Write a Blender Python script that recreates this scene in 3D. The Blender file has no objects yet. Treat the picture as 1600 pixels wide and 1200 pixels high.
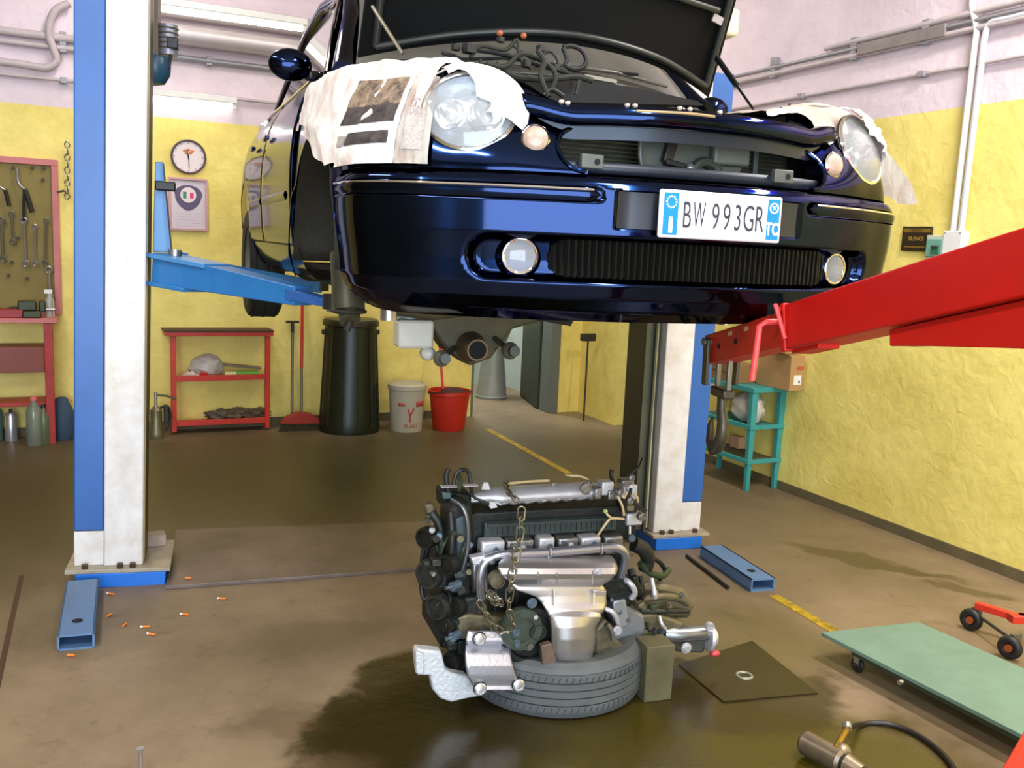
import bpy, bmesh, math, random
from mathutils import Vector, Matrix, noise
random.seed(7)
PI = math.pi
C = bpy.context.scene.collection
SC = bpy.context.scene

# ------------------------------------------------------------------ camera, world, light, exposure
FPX, YAW, PITCH, ROLL, EYE = 1448.6, math.radians(26.433), math.radians(8.524), math.radians(2.571), Vector((0, 0, 1.6))
_F = Vector((math.sin(YAW)*math.cos(PITCH), math.cos(YAW)*math.cos(PITCH), -math.sin(PITCH)))
_R = Vector((math.cos(YAW), -math.sin(YAW), 0)); _U = _R.cross(_F)
CR = _R*math.cos(ROLL)+_U*math.sin(ROLL); CU = -_R*math.sin(ROLL)+_U*math.cos(ROLL)
cam = bpy.data.objects.new('camera', bpy.data.cameras.new('camera')); C.objects.link(cam)
cam.matrix_world = Matrix(((CR.x, CU.x, -_F.x, 0), (CR.y, CU.y, -_F.y, 0), (CR.z, CU.z, -_F.z, 1.6), (0, 0, 0, 1)))
cam.data.sensor_width = 36; cam.data.lens = FPX/1600*36; cam.data.clip_start = .05
SC.camera = cam
SC.view_settings.view_transform = 'Standard'; SC.view_settings.look = 'None'
SC.view_settings.gamma = 1; SC.view_settings.use_curve_mapping = False
SC.view_settings.exposure = 0.5
w = bpy.data.worlds.new('world'); SC.world = w; w.use_nodes = True
w.node_tree.nodes['Background'].inputs[0].default_value = (.62, .78, 1, 1)
w.node_tree.nodes['Background'].inputs[1].default_value = 2.6

def area(name, loc, rot, sx, sy, power, col):
    l = bpy.data.lights.new(name, 'AREA'); l.shape = 'RECTANGLE'; l.size = sx; l.size_y = sy; l.energy = power; l.color = col
    o = bpy.data.objects.new(name, l); o.location = loc; o.rotation_euler = rot; C.objects.link(o); return o
# daylight coming in through the open garage door behind the camera
area('garage_door_daylight', (-.8, -3.0, 1.75), (PI/2, 0, 0), 5.2, 3.1, 250, (.74, .87, 1))
# fluorescent ceiling fittings
TUBES = [(-1.2, .4), (1.6, .2), (3.6, 1.8), (-1.3, 3.6), (.6, 6.3), (3.2, 6.3)]
TPW = [60, 70, 95, 45, 24, 26]
for i, (x, y) in enumerate(TUBES):
    area('tube_light', (x, y, 4.02), (0, 0, 0), .25, 1.5, TPW[i], (1, .95, .9))

area('passage_fill', (3.7, 8.9, 3.6), (0, 0, 0), .6, .6, 60, (.95, 1, .98))  # unseen fill lamp added to brighten the dark passage

# ------------------------------------------------------------------ pixel helpers (photograph frame 1600x1200)
def ray(px, py): return _F + CR*((px-800)/FPX) - CU*((py-600)/FPX)
class Frame:
    def __init__(s, o, yaw):
        s.o = Vector(o); s.yaw = yaw; s.ex = Vector((math.cos(yaw), math.sin(yaw), 0)); s.ey = Vector((-math.sin(yaw), math.cos(yaw), 0))
    def loc(s, p):
        r = Vector(p)-s.o; return Vector((r.dot(s.ex), r.dot(s.ey), r.z))
    def wld(s, p): return s.o+s.ex*p[0]+s.ey*p[1]+Vector((0, 0, p[2]))
    def V(s, px, py, y=0):      # point on the frame's upright plane at depth y
        d = ray(px, py); r = EYE-s.o; t = (y-r.dot(s.ey))/d.dot(s.ey); return s.loc(EYE+d*t)
    def S(s, px, py, x=0):      # point on the frame's upright plane at side x
        d = ray(px, py); r = EYE-s.o; t = (x-r.dot(s.ex))/d.dot(s.ex); return s.loc(EYE+d*t)
    def G(s, px, py, z=0):
        return s.loc(G(px, py, s.o.z+z))
def G(px, py, z=0):
    d = ray(px, py); return EYE+d*((z-1.6)/d.z)
def P(px, py, depth): return EYE+ray(px, py)*depth
W0 = Frame((0, 0, 0), 0)
BY = 7.8                      # back wall

# ------------------------------------------------------------------ materials
def lin(c):
    return tuple(((v/255)/12.92 if v/255 <= .04045 else ((v/255+.055)/1.055)**2.4) for v in c)
MC = {}
def M(name, col, rough=.5, metal=0, var=0, vs=6, bump=0, bs=40, coat=0, trans=0, emit=None, es=1, dark=None, aniso=None):
    if name in MC: return MC[name]
    m = bpy.data.materials.new(name); m.use_nodes = True; nt = m.node_tree; b = nt.nodes['Principled BSDF']
    c = lin(col)+(1,)
    b.inputs['Base Color'].default_value = c; b.inputs['Roughness'].default_value = rough; b.inputs['Metallic'].default_value = metal
    if coat: b.inputs['Coat Weight'].default_value = coat; b.inputs['Coat Roughness'].default_value = .04
    if trans: b.inputs['Transmission Weight'].default_value = trans
    if emit: b.inputs['Emission Color'].default_value = lin(emit)+(1,); b.inputs['Emission Strength'].default_value = es
    tc = nt.nodes.new('ShaderNodeTexCoord')
    if var:
        n = nt.nodes.new('ShaderNodeTexNoise'); n.inputs['Scale'].default_value = vs; n.inputs['Detail'].default_value = 6; n.inputs['Roughness'].default_value = .65
        nt.links.new(tc.outputs['Object'], n.inputs['Vector'])
        r = nt.nodes.new('ShaderNodeValToRGB'); r.color_ramp.elements[0].position = .35; r.color_ramp.elements[1].position = .65
        d = lin(dark) if dark else tuple(v*(1-var) for v in c[:3])
        r.color_ramp.elements[0].color = d+(1,); r.color_ramp.elements[1].color = c
        nt.links.new(n.outputs['Fac'], r.inputs['Fac']); nt.links.new(r.outputs['Color'], b.inputs['Base Color'])
    if bump:
        n2 = nt.nodes.new('ShaderNodeTexNoise'); n2.inputs['Scale'].default_value = bs; n2.inputs['Detail'].default_value = 4
        nt.links.new(tc.outputs['Object'], n2.inputs['Vector'])
        bp = nt.nodes.new('ShaderNodeBump'); bp.inputs['Strength'].default_value = bump; bp.inputs['Distance'].default_value = .01
        nt.links.new(n2.outputs['Fac'], bp.inputs['Height']); nt.links.new(bp.outputs['Normal'], b.inputs['Normal'])
    MC[name] = m; return m

def wall_mat():
    m = bpy.data.materials.new('two_tone_wall_paint'); m.use_nodes = True; nt = m.node_tree; b = nt.nodes['Principled BSDF']; N = nt.nodes.new; L = nt.links.new
    tc = N('ShaderNodeTexCoord'); sp = N('ShaderNodeSeparateXYZ'); L(tc.outputs['Object'], sp.inputs[0])
    gt = N('ShaderNodeMath'); gt.operation = 'GREATER_THAN'; gt.inputs[1].default_value = 2.45; L(sp.outputs['Z'], gt.inputs[0])
    n = N('ShaderNodeTexNoise'); n.inputs['Scale'].default_value = 2.2; n.inputs['Detail'].default_value = 8; n.inputs['Roughness'].default_value = .7; L(tc.outputs['Object'], n.inputs['Vector'])
    r1 = N('ShaderNodeValToRGB'); r2 = N('ShaderNodeValToRGB')
    for r, a, c in ((r1, (224, 202, 100), (248, 228, 128)), (r2, (216, 198, 204), (234, 216, 223))):
        r.color_ramp.elements[0].position = .3; r.color_ramp.elements[1].position = .6
        r.color_ramp.elements[0].color = lin(a)+(1,); r.color_ramp.elements[1].color = lin(c)+(1,); L(n.outputs['Fac'], r.inputs['Fac'])
    mx = N('ShaderNodeMix'); mx.data_type = 'RGBA'; L(gt.outputs[0], mx.inputs[0]); L(r1.outputs[0], mx.inputs[6]); L(r2.outputs[0], mx.inputs[7])
    # scuffs low on the wall
    n3 = N('ShaderNodeTexNoise'); n3.inputs['Scale'].default_value = 1.3; n3.inputs['Detail'].default_value = 10; n3.inputs['Roughness'].default_value = .8; n3.inputs['Distortion'].default_value = 1.2; L(tc.outputs['Object'], n3.inputs['Vector'])
    r3 = N('ShaderNodeValToRGB'); r3.color_ramp.elements[0].position = .60; r3.color_ramp.elements[1].position = .74; r3.color_ramp.elements[0].color = (0, 0, 0, 1); r3.color_ramp.elements[1].color = (.18, .18, .18, 1); L(n3.outputs['Fac'], r3.inputs['Fac'])
    mx2 = N('ShaderNodeMix'); mx2.data_type = 'RGBA'; L(r3.outputs[0], mx2.inputs[0]); L(mx.outputs[2], mx2.inputs[6]); mx2.inputs[7].default_value = lin((150, 130, 80))+(1,)
    L(mx2.outputs[2], b.inputs['Base Color']); b.inputs['Roughness'].default_value = .55
    n4 = N('ShaderNodeTexNoise'); n4.inputs['Scale'].default_value = 13; n4.inputs['Distortion'].default_value = .5; n4.inputs['Detail'].default_value = 8; L(tc.outputs['Object'], n4.inputs['Vector'])
    bp = N('ShaderNodeBump'); bp.inputs['Strength'].default_value = .4; bp.inputs['Distance'].default_value = .018; L(n4.outputs['Fac'], bp.inputs['Height']); L(bp.outputs[0], b.inputs['Normal'])
    return m
def floor_mat():
    m = bpy.data.materials.new('oil_stained_shaded_concrete'); m.use_nodes = True; nt = m.node_tree; b = nt.nodes['Principled BSDF']; N = nt.nodes.new; L = nt.links.new
    tc = N('ShaderNodeTexCoord')
    def nz(s, d=8, r=.65, dist=0):
        n = N('ShaderNodeTexNoise'); n.inputs['Scale'].default_value = s; n.inputs['Detail'].default_value = d; n.inputs['Roughness'].default_value = r; n.inputs['Distortion'].default_value = dist; L(tc.outputs['Object'], n.inputs['Vector']); return n
    n = nz(1.1, 10, .7); r = N('ShaderNodeValToRGB'); r.color_ramp.elements[0].position = .3; r.color_ramp.elements[1].position = .68
    r.color_ramp.elements[0].color = lin((104, 88, 62))+(1,); r.color_ramp.elements[1].color = lin((150, 128, 101))+(1,); L(n.outputs['Fac'], r.inputs['Fac'])
    cur = r.outputs[0]
    # warped coordinates for stains and broad darker patches
    nw = nz(2.3, 6, .6); wv = N('ShaderNodeVectorMath'); wv.operation = 'SUBTRACT'; L(nw.outputs['Color'], wv.inputs[0]); wv.inputs[1].default_value = (.5, .5, .5)
    ws = N('ShaderNodeVectorMath'); ws.operation = 'SCALE'; ws.inputs['Scale'].default_value = .55; L(wv.outputs[0], ws.inputs[0])
    wa = N('ShaderNodeVectorMath'); wa.operation = 'ADD'; L(tc.outputs['Object'], wa.inputs[0]); L(ws.outputs[0], wa.inputs[1])
    wet = None
    # x, y, rx, ry, rot, colour, strength, softness, wetness; broad far ones paint in the light falloff
    ST = [(1.45, 2.45, .85, .62, -.1, (42, 34, 10), .93, .10, 1), (1.0, 2.15, .6, .4, .3, (40, 32, 10), .9, .12, 1), (1.32, 3.0, .40, .28, 0, (42, 34, 10), .9, .12, 1), (1.0, 2.66, .42, .34, .2, (42, 34, 10), .9, .12, 1), (1.9, 2.0, .8, .55, -.2, (64, 56, 6), .9, .22, 1), (2.25, 2.45, .35, .3, 0, (46, 36, 12), .85, .15, .6),
          (2.5, 2.9, .5, .35, -.5, (84, 74, 20), .6, .4, .3), (1.55, 5.6, 2.3, 1.05, -.1, (56, 50, 20), .84, .55, .5), (.4, 6.6, 3.2, 1.1, 0, (60, 54, 24), .76, .5, .3), (2.6, 6.3, 1.6, .9, 0, (68, 60, 28), .66, .5, .3),
          (3.93, 3.42, .5, .085, -1.02, (62, 48, 14), .75, .25, .3), (4.05, 2.95, .2, .06, -1.0, (62, 48, 14), .6, .3, .3), (-.9, 5.2, 1.2, 1.6, 0, (66, 56, 22), .75, .4, .3),
          (3.4, 4.3, 1.3, 1.3, 0, (88, 76, 48), .5, .5, .1), (3.6, 6.2, 1.2, 1.2, 0, (80, 68, 40), .55, .5, .1),
          (.62, 2.9, .16, .1, .2, (92, 74, 50), .6, .3, 0), (.5, 2.5, .3, .12, .1, (104, 86, 62), .5, .5, 0), (.9, 3.5, .3, .2, 0, (84, 72, 46), .5, .5, 0)]
    for (x, y, rx, ry, rot, col, st, soft, wt) in ST:
        mp = N('ShaderNodeMapping'); mp.vector_type = 'TEXTURE'; mp.inputs['Location'].default_value = (x, y, 0); mp.inputs['Rotation'].default_value = (0, 0, rot); mp.inputs['Scale'].default_value = (rx, ry, 1)
        L((tc if rx < .1 else wa).outputs['Object' if rx < .1 else 0], mp.inputs['Vector'])
        sx = N('ShaderNodeSeparateXYZ'); L(mp.outputs[0], sx.inputs[0]); cb = N('ShaderNodeCombineXYZ'); L(sx.outputs[0], cb.inputs[0]); L(sx.outputs[1], cb.inputs[1])
        ln = N('ShaderNodeVectorMath'); ln.operation = 'LENGTH'; L(cb.outputs[0], ln.inputs[0])
        mr = N('ShaderNodeMapRange'); mr.interpolation_type = 'SMOOTHSTEP'; mr.inputs[1].default_value = 1+soft; mr.inputs[2].default_value = 1-soft; mr.inputs[3].default_value = 0; mr.inputs[4].default_value = st; L(ln.outputs['Value'], mr.inputs[0])
        mx = N('ShaderNodeMix'); mx.data_type = 'RGBA'; L(mr.outputs[0], mx.inputs[0]); L(cur, mx.inputs[6]); mx.inputs[7].default_value = lin(col)+(1,); cur = mx.outputs[2]
        if wt:
            mu = N('ShaderNodeMath'); mu.operation = 'MULTIPLY'; L(mr.outputs[0], mu.inputs[0]); mu.inputs[1].default_value = wt
            if wet is None: wet = mu.outputs[0]
            else:
                ma = N('ShaderNodeMath'); ma.operation = 'MAXIMUM'; L(wet, ma.inputs[0]); L(mu.outputs[0], ma.inputs[1]); wet = ma.outputs[0]
    # small scattered spots
    n5 = nz(7, 6, .7, .6); r5 = N('ShaderNodeValToRGB'); r5.color_ramp.elements[0].position = .58; r5.color_ramp.elements[1].position = .72; r5.color_ramp.elements[0].color = (0, 0, 0, 1); r5.color_ramp.elements[1].color = (.45,)*3+(1,); L(n5.outputs['Fac'], r5.inputs['Fac'])
    mx = N('ShaderNodeMix'); mx.data_type = 'RGBA'; L(r5.outputs[0], mx.inputs[0]); L(cur, mx.inputs[6]); mx.inputs[7].default_value = lin((60, 50, 28))+(1,)
    L(mx.outputs[2], b.inputs['Base Color'])
    mr = N('ShaderNodeMapRange'); mr.inputs[3].default_value = .55; mr.inputs[4].default_value = .22; L(wet, mr.inputs[0]); L(mr.outputs[0], b.inputs['Roughness'])
    n6 = nz(14, 6, .6); bp = N('ShaderNodeBump'); bp.inputs['Strength'].default_value = .18; bp.inputs['Distance'].default_value = .01; L(n6.outputs['Fac'], bp.inputs['Height']); L(bp.outputs[0], b.inputs['Normal'])
    return m

# ------------------------------------------------------------------ mesh builder
def cat(pts, k=6, closed=False):
    pts = [Vector(p) for p in pts]; n = len(pts)
    if n < 3 or k < 2: return pts
    out = []
    rng = range(n if closed else n-1)
    for i in rng:
        p0 = pts[i-1] if (i > 0 or closed) else pts[0]*2-pts[1]
        p1 = pts[i]; p2 = pts[(i+1) % n]; p3 = pts[(i+2) % n] if (i+2 < n or closed) else p2*2-p1
        for j in range(k):
            t = j/k; out.append(.5*((2*p1)+(p2-p0)*t+(2*p0-5*p1+4*p2-p3)*t*t+(3*p1-p0-3*p2+p3)*t**3))
    if not closed: out.append(pts[-1])
    return out
def basis(d, up=None):
    d = Vector(d).normalized(); up = Vector(up) if up is not None else Vector((0, 0, 1))
    if abs(d.dot(up.normalized())) > .98: up = Vector((1, 0, 0)) if abs(d.x) < .9 else Vector((0, 1, 0))
    s = d.cross(up).normalized(); return s, s.cross(d).normalized(), d
class MB:
    def __init__(s): s.v = []; s.f = []
    def add(s, vs, fs):
        o = len(s.v); s.v += [Vector(q) for q in vs]; s.f += [tuple(i+o for i in q) for q in fs]; return s
    def box(s, c, size, rz=0, tilt=None):
        c = Vector(c); h = Vector(size)/2; R = Matrix.Rotation(rz, 3, 'Z')
        if tilt: R = R @ Matrix.Rotation(tilt[0], 3, tilt[1])
        vs = [c+R @ Vector((x*h.x, y*h.y, z*h.z)) for x in (-1, 1) for y in (-1, 1) for z in (-1, 1)]
        return s.add(vs, [(0, 1, 3, 2), (4, 6, 7, 5), (0, 4, 5, 1), (2, 3, 7, 6), (0, 2, 6, 4), (1, 5, 7, 3)])
    def b2(s, a, b):            # box from corner to corner
        a = Vector(a); b = Vector(b); return s.box((a+b)/2, [abs(q) for q in (b-a)])
    def beam(s, p0, p1, w0, h0, w1=None, h1=None, up=None):
        w1 = w0 if w1 is None else w1; h1 = h0 if h1 is None else h1
        p0 = Vector(p0); p1 = Vector(p1); a, b, d = basis(p1-p0, up)
        vs = [p+a*(x*ww/2)+b*(z*hh/2) for p, ww, hh in ((p0, w0, h0), (p1, w1, h1)) for x, z in ((-1, -1), (1, -1), (1, 1), (-1, 1))]
        return s.add(vs, [(0, 3, 2, 1), (4, 5, 6, 7), (0, 1, 5, 4), (1, 2, 6, 5), (2, 3, 7, 6), (3, 0, 4, 7)])
    def tube(s, pts, r, n=10, closed=False, k=1, cap=True, up=None):
        pts = cat(pts, k, closed) if k > 1 else [Vector(p) for p in pts]
        m = len(pts); rs = [r]*m if not isinstance(r, (list, tuple)) else [r[0]+(r[-1]-r[0])*i/(m-1) if len(r) == 2 else r[min(len(r)-1, i)] for i in range(m)]
        rings = []; A = None
        for i in range(m):
            if closed: d = pts[(i+1) % m]-pts[i-1]
            else: d = pts[min(i+1, m-1)]-pts[max(i-1, 0)]
            if d.length < 1e-9: d = Vector((0, 0, 1))
            d.normalize()
            if A is None: A = basis(d, up)[0]
            else: A = (A-d*A.dot(d)); A = A.normalized() if A.length > 1e-6 else basis(d)[0]
            B = A.cross(d)
            rings.append([pts[i]+(A*math.cos(2*PI*j/n)+B*math.sin(2*PI*j/n))*rs[i] for j in range(n)])
        vs = [q for rg in rings for q in rg]; fs = []
        for i in range(m if closed else m-1):
            i2 = (i+1) % m
            for j in range(n): fs.append((i*n+j, i*n+(j+1) % n, i2*n+(j+1) % n, i2*n+j))
        if cap and not closed: fs += [tuple(range(n))[::-1], tuple((m-1)*n+j for j in range(n))]
        return s.add(vs, fs)
    def cyl(s, p0, p1, r, n=20, r1=None):
        return s.tube([p0, p1], [r, r if r1 is None else r1], n)
    def lathe(s, prof, c=(0, 0, 0), axis=(0, 0, 1), n=28, sx=1, close=True):
        a, b, d = basis(axis); c = Vector(c); m = len(prof)
        vs = [c+a*(r*sx*math.cos(2*PI*j/n))+b*(r*math.sin(2*PI*j/n))+d*z for r, z in prof for j in range(n)]
        fs = [(i*n+j, i*n+(j+1) % n, (i+1)*n+(j+1) % n, (i+1)*n+j) for i in range(m-1) for j in range(n)]
        if close: fs += [tuple(range(n))[::-1], tuple((m-1)*n+j for j in range(n))]
        return s.add(vs, fs)
    def prism(s, poly, ext):
        poly = [Vector(q) for q in poly]; n = len(poly); e = Vector(ext)
        return s.add(poly+[q+e for q in poly], [tuple(range(n))[::-1], tuple(range(n, 2*n))]+[(i, (i+1) % n, n+(i+1) % n, n+i) for i in range(n)])
    def ell(s, c, r, n=14, m=9):
        c = Vector(c); r = r if isinstance(r, (tuple, list)) else (r, r, r)
        vs = [c+Vector((r[0]*math.sin(PI*i/m)*math.cos(2*PI*j/n), r[1]*math.sin(PI*i/m)*math.sin(2*PI*j/n), r[2]*math.cos(PI*i/m))) for i in range(m+1) for j in range(n)]
        return s.add(vs, [(i*n+j, (i+1)*n+j, (i+1)*n+(j+1) % n, i*n+(j+1) % n) for i in range(m) for j in range(n)])
    def torus(s, c, R, r, axis=(0, 0, 1), n=28, m=8, sx=1, sy=1):
        a, b, d = basis(axis); c = Vector(c)
        return s.tube([c+a*(R*sx*math.cos(2*PI*i/n))+b*(R*sy*math.sin(2*PI*i/n)) for i in range(n)], r, m, closed=True)
    def grid(s, fn, nu, nv, keep=None):
        vs = [fn(i/nu, j/nv) for i in range(nu+1) for j in range(nv+1)]; fs = []
        for i in range(nu):
            for j in range(nv):
                if keep is None or keep((i+.5)/nu, (j+.5)/nv): fs.append((i*(nv+1)+j, (i+1)*(nv+1)+j, (i+1)*(nv+1)+j+1, i*(nv+1)+j+1))
        return s.add(vs, fs)
    def build(s, name, mat, parent=None, label=None, cat=None, group=None, kind=None, bevel=0, world=False, thick=0, smooth=True, ang=38, recalc=True, weld=True):
        vs = s.v
        if parent is not None and world and parent.name in FR:
            f = FR[parent.name]; vs = [f.loc(q) for q in vs]
        org = Vector((0, 0, 0))
        if parent is None and kind != 'structure':
            org = Vector(((min(q.x for q in vs)+max(q.x for q in vs))/2, (min(q.y for q in vs)+max(q.y for q in vs))/2, min(q.z for q in vs)))
            vs = [q-org for q in vs]
        me = bpy.data.meshes.new(name); me.from_pydata([tuple(q) for q in vs], [], s.f)
        bm = bmesh.new(); bm.from_mesh(me)
        if weld: bmesh.ops.remove_doubles(bm, verts=bm.verts, dist=1e-5)
        if recalc: bmesh.ops.recalc_face_normals(bm, faces=bm.faces)
        bm.to_mesh(me); bm.free()
        if smooth:
            me.polygons.foreach_set('use_smooth', [True]*len(me.polygons)); me.set_sharp_from_angle(angle=math.radians(ang))
        me.materials.append(mat)
        o = bpy.data.objects.new(name, me); o.location = org; C.objects.link(o)
        if parent is not None:
            o.parent = parent
            if parent.name in FR: FR[o.name] = FR[parent.name]
        if thick:
            md = o.modifiers.new('solid', 'SOLIDIFY'); md.thickness = thick; md.offset = 0
        if bevel:
            md = o.modifiers.new('bevel', 'BEVEL'); md.width = bevel; md.segments = 2; md.limit_method = 'ANGLE'; md.angle_limit = math.radians(40); md.harden_normals = False
        tag(o, label, cat, group, kind); return o
FR = {}
def tag(o, label=None, cat=None, group=None, kind=None):
    if label: o['label'] = label
    if cat: o['category'] = cat
    if group: o['group'] = group
    if kind: o['kind'] = kind
    return o
def thing(name, label, cat, loc, yaw=0, group=None):
    o = bpy.data.objects.new(name, None); o.location = loc; o.rotation_euler = (0, 0, yaw); o.empty_display_size = .1; C.objects.link(o)
    FR[o.name] = Frame(loc, yaw); return tag(o, label, cat, group)
def clone(root, loc, yaw=None, label=None, scale=None):
    r = root.copy(); C.objects.link(r); r.location = loc
    if yaw is not None: r.rotation_euler = (0, 0, yaw)
    if scale: r.scale = scale
    if label: r['label'] = label
    for ch in [c for c in root.children]:
        c = ch.copy(); C.objects.link(c); c.parent = r
        for g in [q for q in ch.children]:
            d = g.copy(); C.objects.link(d); d.parent = c
    return r
def text(s, name, mat, parent, pos, xdir, updir, h, sx=1, ext=.0008, align='CENTER', label=None, off=0):
    cu = bpy.data.curves.new(name, 'FONT'); cu.body = s; cu.size = 1; cu.extrude = .0; cu.align_x = align; cu.align_y = 'CENTER'; cu.offset = off
    t = bpy.data.objects.new(name, cu); C.objects.link(t); bpy.context.view_layer.update()
    me = bpy.data.meshes.new_from_object(t); bpy.data.objects.remove(t)
    x = Vector(xdir).normalized(); u = Vector(updir).normalized(); nn = x.cross(u); pos = Vector(pos); k = h/.7
    mb = MB(); mb.v = [pos+x*(v.co.x*k*sx)+u*(v.co.y*k)+nn*ext for v in me.vertices]; mb.f = [tuple(p.vertices) for p in me.polygons]
    return mb.build(name, mat, parent, recalc=False, smooth=False, label=label, thick=ext)
def smooth(a, b, x):
    t = max(0, min(1, (x-a)/(b-a))); return t*t*(3-2*t)
def interp(x, T):
    if x <= T[0][0]: return T[0][1]
    for (a, p), (b, q) in zip(T, T[1:]):
        if x <= b: return p+(q-p)*(x-a)/(b-a)
    return T[-1][1]

# ================================================================== STRUCTURE
WALL = wall_mat(); FLOOR = floor_mat()
def rx(y): return 4.433+.037*(y-2.9)      # inner face of the right wall
st = dict(kind='structure')
MB().b2((-4, -4.5, -.1), (5.2, 10.2, 0)).build('floor', FLOOR, **st)
CEIL = M('ceiling_paint', (214, 206, 200), .8, var=.06, vs=2)
MB().b2((-4, -3.2, 4.15), (5.2, 10.2, 4.25)).build('ceiling', CEIL, **st)
DL, DR, DH = 3.465, 4.34, 2.12             # doorway in the back wall
wb = MB(); wb.b2((-3.4, BY, 0), (DL, BY+.15, 4.15)); wb.b2((DL, BY, DH), (DR, BY+.15, 4.15)); wb.b2((DR, BY, 0), (5.0, BY+.15, 4.15))
wb.build('wall_back', WALL, **st)
wr = MB()
def rseg(y0, y1, z0, z1, inset=0): wr.prism([(rx(y0)+inset, y0, z0), (rx(y0)+.4, y0, z0), (rx(y1)+.4, y1, z0), (rx(y1)+inset, y1, z0)], (0, 0, z1-z0))
rseg(-3.1, 5.92, 0, 4.15); rseg(7.09, BY, 0, 4.15); rseg(5.92, 7.09, 2.15, 4.15)
wr.build('wall_right', WALL, **st)
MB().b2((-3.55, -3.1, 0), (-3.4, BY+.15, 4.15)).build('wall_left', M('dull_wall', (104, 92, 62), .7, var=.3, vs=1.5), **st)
wf = MB(); wf.b2((-3.55, -3.25, 0), (-3.4, -3.1, 4.15)); wf.b2((1.8, -3.25, 0), (4.7, -3.1, 4.15)); wf.b2((-3.4, -3.25, 3.3), (1.8, -3.1, 4.15))
wf.build('wall_front', WALL, **st)
GREY = M('grey_door_metal', (92, 98, 92), .45, .2, var=.15)
sd = MB(); sd.b2((rx(6.5)+.16, 5.92, 0), (rx(6.5)+.2, 7.09, 2.15)); sd.build('door_2', GREY, **st)
# passage behind the doorway
PASS = M('passage_white', (196, 204, 198), .7, var=.1)
MB().b2((2.9, 9.6, 0), (5.0, 9.7, 4.15)).build('wall_passage', PASS, **st)
pw = MB(); pw.b2((3.0, BY+.15, 0), (3.1, 9.6, 4.15)); pw.build('wall_passage_left', PASS, **st)
pw = MB(); pw.b2((4.6, BY+.15, 0), (4.7, 9.6, 4.15)); pw.build('wall_passage_right', PASS, **st)
fr = MB()
fr.b2((DR-.07, BY-.03, 0), (DR+.03, BY+.17, DH+.05)); fr.b2((DL-.01, BY-.01, 0), (DL+.012, BY+.16, DH+.05)); fr.b2((DL, BY-.02, DH-.02), (DR, BY+.17, DH+.05))
fr.build('trim_1', M('grey_frame', (108, 114, 108), .5, .1), bevel=.004, label='grey metal frame around the passage doorway', **st)
d1 = MB(); a = Vector((DR-.09, BY+.17, .01)); de = W0.V(812, 600, BY+.95); d1.beam((DR-.06, BY+.2, 1.05), (de.x+.03, BY+.95, 1.05), .04, 2.08); do = d1.build('door_1', M('dark_green_door', (52, 58, 40), .5, var=.12), bevel=.003, **st)
MB().cyl((de.x-.05, BY+.86, 1.0), (de.x+.05, BY+.88, 1.0), .012).build('door_handle', M('chrome', (200, 200, 205), .15, 1), do)
MB().b2((-3.4, BY-.012, 0), (DL-.05, BY, .07)).build('baseboard_back', M('grimy_base', (110, 98, 66), .7, var=.3), **st)
bb = MB(); bb.prism([(rx(-3.1)-.012, -3.1, 0), (rx(-3.1)+.01, -3.1, 0), (rx(5.9)+.01, 5.9, 0), (rx(5.9)-.012, 5.9, 0)], (0, 0, .06)); bb.build('baseboard_right', MC['grimy_base'], **st)
# yellow lane line on the floor, in two runs
YL = M('yellow_line_paint', (196, 160, 20), .6, var=.35, vs=18, dark=(110, 92, 30))
def line(p0, p1, wd, name, lab):
    mb = MB(); a = Vector(p0); b = Vector(p1); mb.beam((a.x, a.y, .0015), (b.x, b.y, .0015), wd, .003); return mb.build(name, YL, kind='structure', label=lab)
line((3.36, 7.2), (3.27, 5.6), .06, 'trim_2', 'far run of the yellow floor line towards the passage')
line((3.045, 3.22), (2.985, 2.5), .055, 'trim_3', 'near run of the yellow floor line beside the green board')
# seam in the floor at the left, dark square plate set in the floor
MB().beam((-.17, 4.62, .001), (-.25, 2.6, .001), .02, .002).build('trim_4', M('seam_rust', (74, 46, 22), .8, var=.3, vs=20), kind='structure', label='rusty floor joint at the left edge')

# conduits and pipes
CON = M('painted_conduit', (200, 186, 186), .5, 0, var=.15, vs=10)
CONG = M('grey_conduit', (158, 156, 160), .4, .3, var=.15)
WHT = M('white_enamel', (232, 230, 224), .35, var=.04)
def wallpipe(pts, r, name, label, mat, clips=(), group=None):
    t = thing(name, label, 'conduit', pts[0], 0, group)
    MB().tube(pts, r, 10).build('pipe', mat, t, world=True)
    for c in clips:
        MB().box(c, (.045, .05, r*3)).build('pipe_clip', CONG, t, world=True, bevel=.003)
    return t
def rw(px, py, d=.03):
    # point just off the right wall
    y = 4
    for _ in range(20):
        q = W0.S(px, py, rx(y)-d); y = q.y
    return q
for i, (z, dd, mat, nm) in enumerate(((2.93, .03, CON, 'upper'), (2.885, .035, CONG, 'middle'), (2.845, .03, CON, 'lower'))):
    y0, y1 = (5.9, 1.0) if i else (4.7, 1.0)
    wallpipe([(rx(y0)-dd, y0, z), (rx(y1)-dd, y1, z)], .017 if i != 1 else .013, 'wall_conduit', 'long horizontal conduit high on the right wall, %s of the three' % nm, mat, [(rx(y)-.02, y, z) for y in (5.2, 4.45, 3.9)], 'conduit run high on right wall')
MB().beam((rx(4.4)-.03, 4.4, 2.87), (rx(3.75)-.03, 3.75, 2.87), .05, .07).build('cable_trunking', M('painted_steel_dull', (150, 138, 134), .5, .2, var=.3), label='short steel trunking between conduits high on right wall', cat='trunking', bevel=.004)
wallpipe([(rx(6)-.02, 5.9, 2.66), (rx(1)-.02, 1.0, 2.66)], .011, 'wall_conduit', 'thin lilac pipe along right wall under the conduit run', CON, [(rx(y)-.02, y, 2.66) for y in (4.9, 3.9)])
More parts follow.
